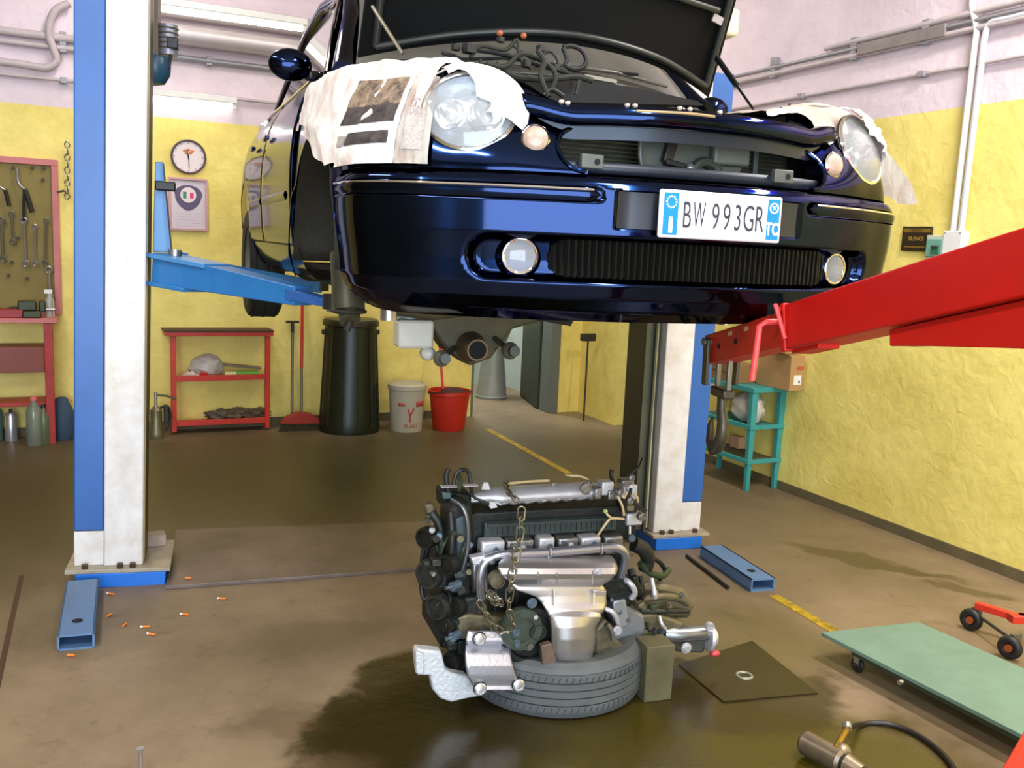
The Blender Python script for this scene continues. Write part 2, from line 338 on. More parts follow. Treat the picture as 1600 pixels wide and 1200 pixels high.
for px0, px1, nm in ((1352, 1280, 'left'), (1392, 1312, 'right')):
    pass
a0, a1 = rw(1528, 0), rw(1490, 372)
off = 0
for k, (q, nm) in enumerate((((1519, 8, 1523, 60, 1489, 366), 'left'), ((1546, 30, 1537, 60, 1500, 366), 'right'))):
    if k == 0: pts = [rw(1530, -40), rw(1519, 5), rw(1526, 45), rw(1521, 90), rw(1489, 366)]
    else: pts = [rw(1640, 12), rw(1580, 28), rw(1548, 36), rw(1538, 62), rw(1532, 110), rw(1501, 366)]
    t = thing('wall_conduit', 'pale vertical conduit down to the switch box, %s one of the pair' % nm, 'conduit', pts[-1], 0, 'conduit drop to switch box')
    MB().tube(pts, .018, 10, k=5).build('pipe', WHT if k == 0 else M('pale_conduit', (206, 204, 208), .35, .1), t, world=True)
# back wall pipes
for z, r, x0, x1, nm, mt in ((2.935, .03, -1.5, .62, 'left of the lift post', CON), (2.865, .02, -1.5, .62, 'thin, left of the lift post', CON), (2.64, .014, -1.5, 3.3, 'lowest one, full width', CON), (2.90, .022, .62, 3.3, 'behind the car', CONG)):
    wallpipe([(x0, BY-.04, z), (x1, BY-.04, z)], r, 'wall_conduit', 'pinkish pipe along the back wall, %s' % nm, mt, [(x, BY-.03, z) for x in (x0+.5, x0+1.6)])
lp = [W0.V(*q, BY-.06) for q in ((108, 5), (85, 18), (76, 50), (84, 78), (88, 96), (70, 106), (30, 100), (-20, 94))]
t = thing('wall_conduit', 'looped pinkish pipe high at left of the back wall', 'conduit', lp[0])
MB().tube(lp, .028, 10, k=5).build('pipe', CON, t, world=True)
# large round ducts high on the back wall
DUCT = M('painted_duct', (206, 196, 196), .35, .3, var=.1)
for (z, r, nm) in ((3.235, .07, 'upper'), (3.055, .075, 'lower')):
    MB().tube([(.72, BY-.12, z), (3.4, BY-.12, z)], r, 18).build('air_duct', DUCT, label='large pale duct along back wall above the car, %s one' % nm, cat='duct', group='ducts above the car')
# tube lights
def tube_light(loc, L, yaw, lab, wall=False):
    t = thing('fluorescent_light', lab, 'light', loc, yaw)
    MB().box((0, 0, .03), (L, .09, .05)).build('housing', WHT, t, bevel=.006)
    MB().cyl((-L/2+.03, 0, -.02), (L/2-.03, 0, -.02), .018).build('tube', M('lit_tube', (255, 255, 255), .4, emit=(255, 250, 240), es=4), t)
    for s in (-1, 1): MB().box((s*(L/2-.015), 0, -.012), (.03, .05, .05)).build('end_cap', WHT, t, bevel=.003)
tp = W0.V(285, 156, BY-.06); tube_light((tp.x-.1, BY-.07, tp.z), 1.0, 0, 'lit white tube lamp on the back wall above the clock')
tp = W0.V(330, 30, BY-.4); tube_light((tp.x+.1, BY-.4, tp.z+.04), 1.2, 0, 'lit tube lamp high by the ducts behind the lift post')
for i, (x, y) in enumerate(TUBES):
    tube_light((x, y, 4.1), 1.5, PI/2, 'ceiling tube lamp out of view above the %s' % ('camera', 'crane', 'right wall', 'left bay', 'tool bench', 'doorway')[i])

# clock, certificate, signs, switch boxes
cc = W0.V(295, 245, BY-.03); t = thing('wall_clock', 'round white wall clock with thin dark rim above the framed certificate', 'clock', (cc.x, BY-.001, cc.z-.13))
DARK = M('dark_plastic', (40, 38, 36), .45); RED = M('print_red', (196, 40, 60), .6); ORG = M('print_orange', (226, 120, 60), .6); INK = M('print_ink', (50, 46, 70), .6)
MB().torus((0, -.02, .13), .125, .009, (0, 1, 0)).build('rim', M('clock_rim', (92, 72, 78), .4), t)
MB().cyl((0, -.001, .13), (0, -.015, .13), .122, 32).build('dial', M('clock_dial', (238, 222, 222), .6), t)
hn = MB(); hn.beam((0, -.018, .11), (-.012, -.018, .19), .008, .003, up=(0, 1, 0)); hn.beam((0, -.018, .15), (.004, -.018, .04), .006, .003, up=(0, 1, 0)); hn.build('clock_hands', DARK, t)
mk = MB()
for k in range(12): a = k*PI/6; mk.beam((.100*math.sin(a), -.0165, .13+.100*math.cos(a)), (.112*math.sin(a), -.0165, .13+.112*math.cos(a)), .005, .002, up=(0, 1, 0))
mk.build('hour_marks', M('mark_grey', (150, 130, 150), .6), t, kind='stuff')
em = MB()
for dx, dz in ((-.035, 0), (.0, .008), (.035, 0), (-.018, -.016), (.018, -.014)): em.ell((dx*.8, -.0165, .175+dz), (.014, .002, .01))
em.build('dial_emblem', ORG, t)
a = W0.V(263, 276, BY-.02); b = W0.V(325, 362, BY-.02); cx_, w_, h_ = (a.x+b.x)/2, b.x-a.x, a.z-b.z
t = thing('framed_certificate', 'framed pale certificate with dark shield emblem hanging under the clock', 'picture', (cx_, BY-.001, b.z))
f = MB(); e = .018
for (x0, z0, x1, z1) in ((-w_/2, 0, w_/2, e), (-w_/2, h_-e, w_/2, h_), (-w_/2, e, -w_/2+e, h_-e), (w_/2-e, e, w_/2, h_-e)): f.b2((x0, -.03, z0), (x1, -.002, z1))
f.build('frame', M('pinkish_frame', (206, 160, 158), .4), t, bevel=.003)
MB().b2((-w_/2+e, -.012, e), (w_/2-e, -.004, h_-e)).build('print', M('certificate_paper', (222, 208, 214), .5, var=.05), t)
sc_, sz = w_*.36, h_*.68
sh = [(math.sin(a)*sc_*(1 if math.cos(a) > 0 else .94-(-math.cos(a))**3*.25), math.cos(a)*sc_*(.72 if math.cos(a) > 0 else 1.15)) for a in [i*2*PI/36 for i in range(36)]]
MB().prism([(x, -.013, sz+z) for x, z in sh], (0, -.001, 0)).build('shield_emblem', M('emblem_purple', (104, 92, 124), .6, var=.35, vs=60), t)
MB().cyl((0, -.0141, sz), (0, -.0155, sz), sc_*.56, 28).build('emblem_disc', MC['clock_dial'], t)
MB().b2((-sc_*.38, -.0165, sz-.028), (-sc_*.12, -.0156, sz+.024)).build('green_patch', M('print_green', (70, 140, 120), .6), t)
MB().b2((sc_*.12, -.0165, sz-.026), (sc_*.38, -.0156, sz+.02)).build('red_patch', M('print_pink', (232, 60, 120), .6), t)
tl = MB()
for k in range(5): tl.b2((-.10+.01*(k % 2), -.0125, .13-.024*k), (.09-.015*(k % 3), -.0121, .133-.024*k))
tl.build('text_lines', M('faint_print', (190, 172, 196), .6), t)
def onright(px0, py0, px1, py1, d):
    a = rw(px0, py0, d); b = rw(px1, py1, d); return a, b
RY = math.atan2(1, .037)-PI      # wall yaw: local x runs towards the camera (-y), local -y faces the room
def rightthing(name, lab, cat, px0, py0, px1, py1, d=.01):
    a = rw(px0, py0, d); b = rw(px1, py1, d)
    yc = (a.y+b.y)/2; wd = abs(a.y-b.y); ht = abs(a.z-b.z)
    t = thing(name, lab, cat, (rx(yc)-.002, yc, min(a.z, b.z)), -PI/2-math.atan(.037)); return t, wd, ht
t, wd, ht = rightthing('wall_sign', 'small black sign with gold letters on the yellow wall beside switch box', 'sign', 1412, 354, 1453, 393)
GOLD = M('sign_gold', (196, 160, 60), .4, .3)
MB().b2((-wd/2, -.012, 0), (wd/2, 0, ht)).build('panel', M('sign_black', (48, 34, 12), .4, var=.2), t, bevel=.002)
MB().b2((-wd*.46, -.0135, ht*.76), (wd*.46, -.0121, ht*.92)).build('header_band', M('sign_band', (120, 96, 20), .5), t)
text('VIETATO', 'lettering', M('sign_dark_ink', (60, 42, 10), .5), t, (0, -.0137, ht*.84), (1, 0, 0), (0, 0, 1), ht*.11, .9, .0006)
text('SILENCE', 'lettering', GOLD, t, (0, -.0125, ht*.5), (1, 0, 0), (0, 0, 1), ht*.16, .95, .0008)
MB().b2((-wd*.40, -.0135, ht*.14), (wd*.40, -.0121, ht*.20)).build('footer_line', MC['sign_band'], t)
t, wd, ht = rightthing('switch_box', 'grey green switch box on the wall beside black sign', 'switch box', 1458, 368, 1483, 405)
SWG = M('switch_green', (110, 160, 138), .4)
MB().b2((-wd/2, -.055, 0), (wd/2, 0, ht)).build('case', M('switch_case', (190, 196, 180), .4), t, bevel=.004)
MB().b2((-wd*.44, -.062, .01), (wd*.40, -.055, ht*.84)).build('cover', SWG, t, bevel=.003)
MB().b2((-wd*.12, -.069, ht*.2), (wd*.30, -.062, ht*.58)).build('window', M('switch_window', (60, 110, 84), .2), t, bevel=.002)
MB().b2((-wd*.06, -.075, ht*.44), (wd*.24, -.069, ht*.52)).build('breaker_lever', DARK, t, bevel=.001)
t, wd, ht = rightthing('junction_box', 'plain white junction box under the pair of vertical conduits', 'junction box', 1485, 361, 1509, 410)
MB().b2((-wd/2, -.06, 0), (wd/2, 0, ht)).build('case', WHT, t, bevel=.005)
for z in (.012, ht-.012):
    for x in (-wd/2+.012, wd/2-.012): MB().cyl((x, -.060, z), (x, -.063, z), .004, 10).build('screw', CONG, t)

# ================================================================== TOOL BENCH AT LEFT
BRED = M('bench_red', (176, 36, 20), .45, var=.3, vs=8); PINK = M('faded_red', (206, 120, 116), .5, var=.2)
YB = BY-.03
t = thing('tool_board', 'olive tool board in a faded red frame on the wall above the bench', 'tool board', (-.55, BY-.002, .93))
a = W0.V(90, 250, BY-.04); TB = FR[t.name]
xr = a.x+.55; zt = a.z-.93
bd = MB().b2((-.85, -.02, 0), (xr-.02, 0, zt-.02)).build('board', M('olive_board', (140, 122, 62), .7, var=.15), t)
for i, (p, q) in enumerate((((-.9, -.045, zt-.045), (xr, .0, zt)), ((xr-.045, -.045, 0), (xr, 0, zt-.045)), ((-.9, -.045, 0), (xr-.045, 0, .035)))): MB().b2(p, q).build('frame_rail', PINK, t, bevel=.003)
pg = M('peg_dark', (60, 50, 30), .6)
for px, py in ((20, 262), (50, 262), (68, 263), (67, 281), (13, 430), (42, 435), (18, 410), (70, 408), (28, 372)):
    q = TB.V(px, py, -.03); MB().cyl((q.x, -.02, q.z), (q.x, -.05, q.z), .012, 10).build('peg', pg, t)
STEEL = M('tool_steel', (176, 172, 170), .3, .8); TGREY = M('tool_grey', (112, 108, 92), .45, .5)
BLK = M('black_rubber', (26, 26, 24), .5)
def hang(name, lab, group, parts, y=BY-.07):
    xs = [W0.V(p[1][0][0], p[1][0][1], y) for p in parts]
    t = thing(name, lab, 'tool', (xs[0].x, y, min(q.z for q in xs)), 0, group)
    for nm, pts, r, mat in parts: MB().tube([W0.V(a, b, y) for a, b in pts], r, 8, k=3).build(nm, mat, t, world=True)
    return t
def spanner(x0, y0, x1, y1, lab, mat=STEEL, r=.008):
    t = hang('spanner', lab, 'spanners hanging on the tool board', [('shank', [(x0, y0), (x1, y1)], r, mat)])
    for (x, y) in ((x0, y0), (x1, y1)):
        q = W0.V(x, y, BY-.07); MB().torus(q, r*1.9, r*.8, (0, 1, 0), 14, 6, sx=1, sy=1.2).build('jaw', mat, t, world=True)
spanner(37, 345, 40, 412, 'longest bright spanner hanging mid board', STEEL, .010)
spanner(54, 355, 55, 412, 'slim straight spanner right of the longest one', STEEL, .008)
spanner(72, 345, 70, 410, 'dull spanner near the right edge of board', TGREY, .008)
spanner(18, 335, 20, 378, 'short spanner with dark handle at left of board', TGREY, .009)
spanner(2, 345, 4, 405, 'spanner cut by the left edge of the photo', TGREY, .010)
spanner(76, 422, 78, 465, 'chrome ratchet spanner hanging low beside the frame', STEEL, .011)
hang('pliers', 'black handled pliers at upper left of the tool board', None, [('jaw', [(0, 292), (8, 297)], .010, STEEL), ('handle', [(8, 297), (14, 322)], .014, BLK)])
hang('pliers', 'large pliers with black grips high on the board', None, [('jaw', [(26, 262), (28, 285), (38, 296)], .012, STEEL), ('handle', [(38, 296), (42, 305), (50, 332)], .017, BLK), ('handle', [(38, 296), (37, 318), (37, 345)], .010, BLK)])
# chain hooks beside post
ch = thing('hanging_chain', 'short bright chain hanging on the wall beside the lift post', 'chain', W0.V(105, 310, BY-.06))
for i in range(9):
    q = W0.V(105+(i % 2), 226+i*10, BY-.06); MB().torus(q, .016, .006, (i % 2, 1-(i % 2), 0), 12, 6, sy=1.5).build('link', STEEL, ch, world=True)
MB().tube([W0.V(90, 300, BY-.05), W0.V(100, 298, BY-.08), W0.V(108, 303, BY-.08)], .008, 8).build('hook', TGREY, ch, world=True)

bt = thing('work_bench', 'red steel work bench below the tool board', 'bench', (-.55, 7.45, 0)); BF = FR[bt.name]
YF = 0.0   # front edge local y
pt = BF.V(82, 498, YF); pr = BF.V(86, 690, YF)
xr = pt.x; ztop = pt.z
MB().b2((-1.1, YF, ztop-.035), (xr+.03, .30, ztop)).build('bench_top', PINK, bt, bevel=.004)
for x in (xr-.03, -1.0):
    for y in (YF+.04, .26): MB().b2((x-.03, y-.03, 0), (x+.03, y+.03, ztop-.035)).build('leg', BRED, bt, bevel=.003)
z1 = BF.V(40, 543, YF).z; z2 = BF.V(40, 583, YF).z
dr = MB().b2((-1.0, YF+.02, z2), (xr-.06, .28, z1)).build('drawer', M('brown_red', (134, 62, 46), .5, var=.2), bt, bevel=.004)
MB().beam((-.45, YF+.005, (z1+z2)/2), (-.3, YF+.005, (z1+z2)/2), .015, .012).build('drawer_handle', CONG, dr, bevel=.002)
z3 = BF.V(40, 630, YF).z; MB().b2((-1.0, YF+.03, z3-.03), (xr-.06, .28, z3)).build('lower_shelf', BRED, bt, bevel=.003)
# things on the bench
def benchpt(px, y=YF+.09): return BF.wld(BF.V(px, 490, y))
zt_ = ztop
vx = benchpt(50); v = thing('bench_vise', 'dark bench vise on the red bench in front of board', 'vise', (vx.x, vx.y, zt_))
VG = M('vise_green', (58, 66, 40), .45, .3, var=.3, vs=20)
MB().b2((-.06, -.06, 0), (.06, .08, .05)).build('base', VG, v, bevel=.008); MB().b2((-.09, -.03, .05), (.03, .05, .12)).build('fixed_jaw', VG, v, bevel=.01)
MB().b2((.045, -.03, .04), (.09, .05, .12)).build('sliding_jaw', VG, v, bevel=.01); MB().cyl((.09, .01, .06), (.15, .01, .06), .012).build('screw', STEEL, v); MB().cyl((.14, .01, -.0+.01), (.14, .01, .13), .006).build('handle', STEEL, v)
q = benchpt(14); MB().b2((q.x-.12, q.y-.05, zt_), (q.x+.09, q.y+.06, zt_+.06)).build('tool_case', M('case_red', (150, 40, 44), .5), label='red tool case lying on the bench left of the vise', cat='case', bevel=.008)
q = benchpt(28, YF+.21); r_ = MB(); r_.ell((q.x, q.y, zt_+.035), (.10, .05, .035)); r_.ell((q.x-.11, q.y-.02, zt_+.03), (.06, .05, .03)); r_.build('dark_rag', M('rag_dark', (52, 44, 34), .9, bump=.6), label='dark oily rag behind the vise on the bench', cat='rag')
q = benchpt(78); t = thing('spray_bottle', 'clear spray bottle standing at the right end of bench', 'bottle', (q.x, q.y+.05, zt_))
MB().lathe([(.03, 0), (.033, .02), (.033, .12), (.015, .15), (.013, .17)], n=18).build('body', M('frosted_plastic', (196, 192, 176), .3, trans=.3), t)
MB().b2((-.035, -.01, .17), (.02, .01, .2)).build('trigger_head', WHT, t, bevel=.003)
# bottles on floor in front of bench
CLR = M('clear_bottle', (170, 180, 160), .15, trans=.6); OIL = M('oil_amber', (130, 90, 20), .2, trans=.2)
def bottle(px, py, h, r, lab, bodym, capm, liquid=None, group=None):
    p = G(px, py); t = thing('bottle', lab, 'bottle', (p.x, p.y-.12, 0), 0, group)
    MB().lathe([(r*.9, 0), (r, h*.04), (r, h*.68), (r*.85, h*.76), (r*.36, h*.88), (r*.33, h*.93)], n=20).build('body', bodym, t)
    MB().lathe([(r*.42, h*.92), (r*.42, h*.99), (r*.36, h)], n=14).build('cap', capm, t)
    if liquid: MB().lathe([(r*.86, .004), (r*.96, h*.05), (r*.96, h*.28)], n=20).build('contents', liquid, t)
bottle(55, 690, .36, .055, 'clear bottle with amber oil and pink cap below the bench', CLR, M('pink_cap', (220, 110, 110), .4), OIL)
bottle(70, 688, .30, .05, 'dark green bottle beside the bench leg', M('green_grey_bottle', (90, 98, 70), .3), DARK)
p = G(18, 690); t = thing('spray_can', 'tall silver spray can on the floor under the bench', 'can', (p.x, p.y+.03, 0))
MB().lathe([(.04, 0), (.042, .01), (.042, .19), (.03, .215), (.012, .22)], n=20).build('body', M('can_silver', (200, 198, 204), .25, .7), t); MB().cyl((0, 0, .22), (0, 0, .24), .012).build('nozzle', DARK, t)
p = G(1, 688); t = thing('spray_can', 'teal spray can at the very left edge under bench', 'can', (p.x-.02, p.y+.03, 0))
MB().lathe([(.038, 0), (.04, .01), (.04, .20), (.03, .225), (.012, .23)], n=20).build('body', M('can_teal', (90, 120, 110), .35, .3), t); MB().cyl((0, 0, .23), (0, 0, .25), .012).build('nozzle', DARK, t)
p = G(98, 688); q = MB(); q.lathe([(.07, 0), (.09, .06), (.085, .2), (.05, .3), (.03, .32)], (p.x, p.y+.05, 0)); q.build('canvas_bag', M('blue_bag', (52, 72, 92), .8, bump=.4, bs=20), label='dark blue cloth bag on the floor behind the left lift post', cat='bag')
p = G(88, 692); MB().beam((p.x+.01, p.y+.12, .0), (p.x+.10, p.y+.12, .30), .02, .06, .02, .03).build('wedge', YL, label='yellow wedge leaning beside the bench leg', cat='wedge', bevel=.004)

# ================================================================== RED SHELF TROLLEY AND NEIGHBOURS
SHR = M('shelf_red', (206, 52, 34), .4, var=.2, vs=10)
q0 = W0.V(268, 668, 7.28); q1 = W0.V(424, 664, 7.28)
xl, xr = G(268, 670).x, G(421, 662).x; yF = (G(268, 670).y+G(421, 662).y)/2-.25
xl = W0.V(268, 660, yF).x; xr = W0.V(422, 660, yF).x
t = thing('shelf_trolley', 'low red steel shelf unit against the back wall', 'shelf', ((xl+xr)/2, yF, 0)); SF = FR[t.name]; hw = (xr-xl)/2
zt = SF.V(340, 518, 0).z; zm = SF.V(340, 591, 0).z; zb = SF.V(340, 660, 0).z; DP = .36
for x in (-hw+.02, hw-.02):
    for y in (.02, DP-.02): MB().b2((x-.02, y-.02, 0.02), (x+.02, y+.02, zt-.02)).build('upright', SHR, t, bevel=.002)
tops = MB(); tops.b2((-hw-.04, -.02, zt-.035), (hw+.02, DP, zt)); tops.build('top_shelf', SHR, t, bevel=.003)
MB().b2((-hw-.05, -.03, zt), (hw+.02, DP, zt+.012)).build('top_mat', M('shelf_mat', (70, 48, 34), .7), t)
for z in (zm, zb):
    MB().b2((-hw+.04, .0, z-.02), (hw-.04, .012, z+.025)).build('shelf_lip', SHR, t, bevel=.002); MB().b2((-hw+.02, .012, z-.02), (hw-.02, DP-.01, z-.008)).build('shelf', SHR, t)
def on(px, py, y, frame=SF): return frame.wld(frame.V(px, py, y))
BAGM = M('plastic_bag', (208, 202, 196), .35, trans=.15, bump=.5, bs=14)
def blob(name, c, r, mat, lab, cat, seed=0, amp=.25, n=26, m=16, fs=9):
    c = Vector(c); mb = MB()
    def fn(u, v):
        d = Vector((math.sin(PI*v)*math.cos(2*PI*u), math.sin(PI*v)*math.sin(2*PI*u), math.cos(PI*v)))
        k = 1+amp*noise.fractal(d*2+Vector((seed, 0, 0)), 1, 2, 4)
        q = Vector((d.x*r[0]*k, d.y*r[1]*k, d.z*r[2]*k)); q.z = max(q.z, -r[2]*.9); return c+q
    mb.grid(fn, n, m); return mb.build(name, mat, label=lab, cat=cat)
zs = zm-.008
p = on(322, 585, .16); blob('plastic_bag', (p.x, p.y, zs+.085), (.13, .09, .095), BAGM, 'crumpled pale plastic bag on the middle shelf of red unit', 'bag', 3)
p = on(318, 585, .05); MB().lathe([(.022, 0), (.03, .05)], (p.x, p.y, zs)).build('red_cup', M('cup_red', (214, 36, 36), .4), label='small bright red cup in front of the pale bag', cat='cup')
p = on(298, 585, .06); blob('crumpled_tissue', (p.x, p.y, zs+.028), (.05, .04, .03), M('tissue', (216, 200, 184), .9), 'beige crumpled paper at left end of middle shelf', 'paper', 8, .5)
p = on(378, 588, .06); q = MB(); q.box((p.x, p.y, zs+.025), (.27, .07, .05)); q = q.build('green_carton', M('carton_green', (96, 170, 52), .5), label='flat green carton lying on the middle shelf', cat='box', bevel=.003)
MB().b2((-.137, -.037, .0), (-.05, .02, .051)).build('end_label', M('carton_pale', (216, 220, 150), .5), q)
p = on(375, 580, .16); MB().beam((p.x-.16, p.y, zs+.10), (p.x+.17, p.y+.02, zs+.06), .05, .022).build('grey_bar', M('bar_grey', (130, 118, 92), .5), label='long grey brown bar lying behind the green carton', cat='bar', bevel=.003)
zs = zb-.008
for i, (px, dx, c, lab) in enumerate(((345, .05, (104, 92, 76), 'dull grey cloth heap on the bottom shelf, left part'), (372, .12, (120, 108, 84), 'tangled hose heap in middle of the bottom shelf'), (400, .06, (96, 84, 60), 'brownish cloth heap at right end of bottom shelf'))):
    p = on(px, 655, .1+dx*.6); blob('cloth_heap', (p.x, p.y, zs+.042), (.11, .07, .045), M('cloth%d' % i, c, .85, bump=.6, bs=25, var=.35), lab, 'cloth', i*5+1, .5)
# pump sprayer at left of the shelf
p = W0.V(244, 660, 7.5); t = thing('grease_pump', 'grey oil pump can with side lever left of the red shelf', 'oil pump', (p.x, 7.5, 0))
PMG = M('pump_grey', (132, 124, 92), .35, .5, var=.3)
MB().lathe([(.05, 0), (.055, .02), (.055, .05), (.045, .07), (.045, .22), (.02, .25)], n=20).build('tank', PMG, t); MB().cyl((0, 0, .25), (0, 0, .36), .012).build('pump_rod', STEEL, t)
MB().tube([(0, 0, .34), (.08, 0, .33), (.15, 0, .30)], .009, 8).build('lever', TGREY, t); MB().tube([(.03, 0, .24), (.09, 0, .24), (.10, 0, .14), (.06, -.02, .06)], .01, 8, k=4).build('hose', BLK, t)
MB().b2((.055, -.02, .12), (.09, .02, .26)).build('handle', DARK, t, bevel=.006)
# brooms leaning and dustpan
p0 = G(468, 665); yB = BY-.14
t = thing('hand_squeegee', 'grey handled squeegee leaning on the back wall beside broom', 'squeegee', (W0.V(456, 650, yB).x, yB, 0))
MB().cyl(W0.V(456, 650, yB), W0.V(457, 515, BY-.04), .011).build('handle', TGREY, t, world=True); a = W0.V(447, 503, BY-.04); b = W0.V(467, 503, BY-.04); MB().beam(a, b, .03, .02).build('blade', DARK, t, world=True, bevel=.002); MB().cyl(W0.V(457, 503, BY-.04), W0.V(457, 520, BY-.04), .014).build('socket', DARK, t, world=True)
t = thing('red_broom', 'red handled broom leaning on the back wall left of black bin', 'broom', (W0.V(472, 650, yB).x, yB-.06, 0))
MB().cyl(W0.V(471, 645, yB-.08), W0.V(471, 575, yB-.04), .011).build('lower_handle', TGREY, t, world=True); MB().cyl(W0.V(471, 575, yB-.04), W0.V(473, 440, BY-.03), .013).build('handle', M('handle_red', (190, 40, 34), .4), t, world=True)
a = W0.V(450, 655, yB-.12); hb = MB(); zz = 0
hb.prism([W0.V(px, py, yB-.10) for px, py in ((436, 660), (446, 650), (462, 643), (482, 644), (496, 652), (500, 660))], (0, -.08, 0)); hb.build('broom_head', M('broom_red', (150, 40, 24), .6), t, world=True, bevel=.005)
br = MB()
for k in range(26):
    q = W0.V(438+k*2.4, 660, yB-.10); br.cyl((q.x, q.y-.04, q.z+.01), (q.x+(k-13)*.0015, q.y-.05, 0.002), .006, 6)
br.build('bristles', M('bristle_dark', (58, 52, 26), .9), t, world=True)
# black tapered bin
yb = G(555, 664).y-.1; yb = 7.35
cx = W0.V(552, 664, yb); k = (W0.V(600, 664, yb).x-W0.V(506, 664, yb).x)/2; zt = W0.V(552, 500, yb).z
t = thing('tall_black_bin', 'tall black plastic bin tapering towards its lid by the back wall', 'bin', (cx.x, yb+.12, 0))
BINM = M('bin_black', (30, 34, 16), .35, var=.3, vs=12)
MB().lathe([(k*.98, 0), (k, .03), (k*.97, .1), (k*.82, zt-.05)], n=32).build('body', BINM, t)
MB().lathe([(k*.86, zt-.06), (k*.90, zt-.05), (k*.90, zt-.02), (k*.84, zt), (k*.3, zt+.01)], n=32).build('lid', BINM, t)
for s in (-1, 1): MB().b2((s*k*.86-.02, -.03, zt-.13), (s*k*.86+.02, .03, zt-.09)).build('side_handle', BINM, t, bevel=.005)
rb = MB()
for a in range(12): an = a*PI/6; rb.beam((k*.985*math.cos(an), k*.985*math.sin(an), .05), (k*.83*math.cos(an), k*.83*math.sin(an), zt-.08), .01, .01)
rb.build('ribs', BINM, t)
# white bucket with red print
yb = 7.25; c = W0.V(641, 666, yb); k = (W0.V(668, 640, yb).x-W0.V(613, 640, yb).x)/2; h = W0.V(641, 601, yb).z
t = thing('white_bucket', 'white plastic paint bucket with red printing between black bin and red bucket', 'bucket', (c.x, yb+.1, 0))
BKW = M('bucket_white', (196, 186, 160), .45, var=.12, vs=6)
MB().lathe([(k*.84, 0), (k*.86, .01), (k*.99, h-.05), (k*1.05, h-.045), (k*1.05, h-.01), (k*.95, h), (k*.93, h-.02)], n=32).build('body', BKW, t)
MB().lathe([(k*.94, h-.012), (k*.2, h-.008)], n=32).build('lid', M('bucket_lid', (186, 182, 150), .5), t)
PR = M('bucket_print_red', (196, 84, 70), .6); pr_ = MB()
def cylp(u, z, e=.003):  # u metres along the curved front
    r = k*(.86+.13*z/h)+e; a = u/k-1.05; return Vector((r*math.sin(a+.60), -r*math.cos(a+.60), z))
def cylstrip(mb, u0, u1, z0, z1, n=6): mb.grid(lambda a, b: cylp(u0+(u1-u0)*a, z0+(z1-z0)*b), n, 1)
cylstrip(pr_, .10, .20, h*.55, h*.66); cylstrip(pr_, -.06, .0, h*.56, h*.63); pr_.build('print_band', PR, t, thick=.001)
yy = MB()
for a, b in (((.03, .50), (.05, .36)), ((.085, .52), (.05, .36)), ((.05, .36), (.05, .22))):
    pa, pb = cylp(a[0], h*a[1]), cylp(b[0], h*b[1]); yy.beam(pa, pb, .012, .002, up=(0, 1, 0))
yy.build('print_mark', RED, t)
lo = MB(); tx = 'PLAST'
cu = bpy.data.curves.new('x', 'FONT'); cu.body = tx; o_ = bpy.data.objects.new('x', cu); C.objects.link(o_); bpy.context.view_layer.update(); me = bpy.data.meshes.new_from_object(o_); bpy.data.objects.remove(o_)
lo.v = [cylp(-.005+v.co.x*.052, h*.10+v.co.y*.052, .0035) for v in me.vertices]; lo.f = [tuple(p.vertices) for p in me.polygons]; lo.build('lettering', PR, t, recalc=False, thick=.001)
# red bucket with mop
yb = 7.2; c = W0.V(708, 660, yb); k = (W0.V(740, 612, yb).x-W0.V(677, 612, yb).x)/2; h = W0.V(708, 612, yb).z
t = thing('red_bucket', 'red plastic bucket standing right of the white bucket', 'bucket', (c.x, yb+.1, 0)); RBM = M('bucket_red', (212, 46, 26), .45, var=.2)
MB().lathe([(k*.70, 0), (k*.74, .01), (k*.94, h-.03), (k*1.0, h-.03), (k*1.0, h), (k*.93, h), (k*.92, h-.02), (k*.70, .02)], n=32).build('body', RBM, t)
MB().torus((0, .0, h-.02), k*1.01, .005, (0, .15, 1)).build('handle', DARK, t)
MB().lathe([(k*.90, h-.05), (.001, h-.05)], n=24, close=False).build('dirty_water', M('water_dark', (46, 40, 26), .1), t)
m_ = thing('mop', 'mop with red handle standing in the red bucket', 'mop', (c.x, yb+.1, h-.05)); blob_ = MB(); blob_.ell((.03, 0, .03), (k*.6, k*.5, .04)); blob_.build('mop_head', M('mop_dark', (66, 44, 40), .95, bump=.8, bs=30), m_)
MB().cyl(W0.V(692, 608, yb+.1), W0.V(682, 470, BY-.03), .011).build('handle', MC['handle_red'], m_, world=True)
# galvanised cone in the passage
yb = 8.75; c = W0.V(768, 612, yb); k = W0.V(790, 600, yb).x-W0.V(768, 600, yb).x; zt = W0.V(770, 512, yb).z
t = thing('galvanised_cowl', 'tall galvanised funnel shaped cowl standing in the passage', 'cowl', (c.x, yb, 0)); GV = M('galvanised', (186, 194, 194), .35, .5, var=.15, vs=12)
MB().lathe([(k*.95, 0), (k*.98, .02), (k*.66, zt-.2), (k*.70, zt-.18)], n=28).build('cone', GV, t); MB().lathe([(k*.68, zt-.2), (k*1.15, zt), (k*1.2, zt+.03), (k*1.1, zt+.03)], n=28).build('flared_mouth', GV, t)
MB().torus((0, 0, .02), k*.97, .008).build('foot_ring', GV, t)
# black rod with square head near the doorway
yb = BY-.25; a = W0.V(912, 652, 7.35); t = thing('floor_wiper', 'thin black floor wiper standing head up by the doorway', 'floor wiper', (a.x, 7.35, 0))
MB().cyl((a.x, 7.35, 0), W0.V(919, 530, 7.45), .009, 10).build('handle', DARK, t, world=True); q = W0.V(919, 527, 7.45); MB().box(q, (.15, .05, .07)).build('wiper_head', DARK, t, world=True, bevel=.006)

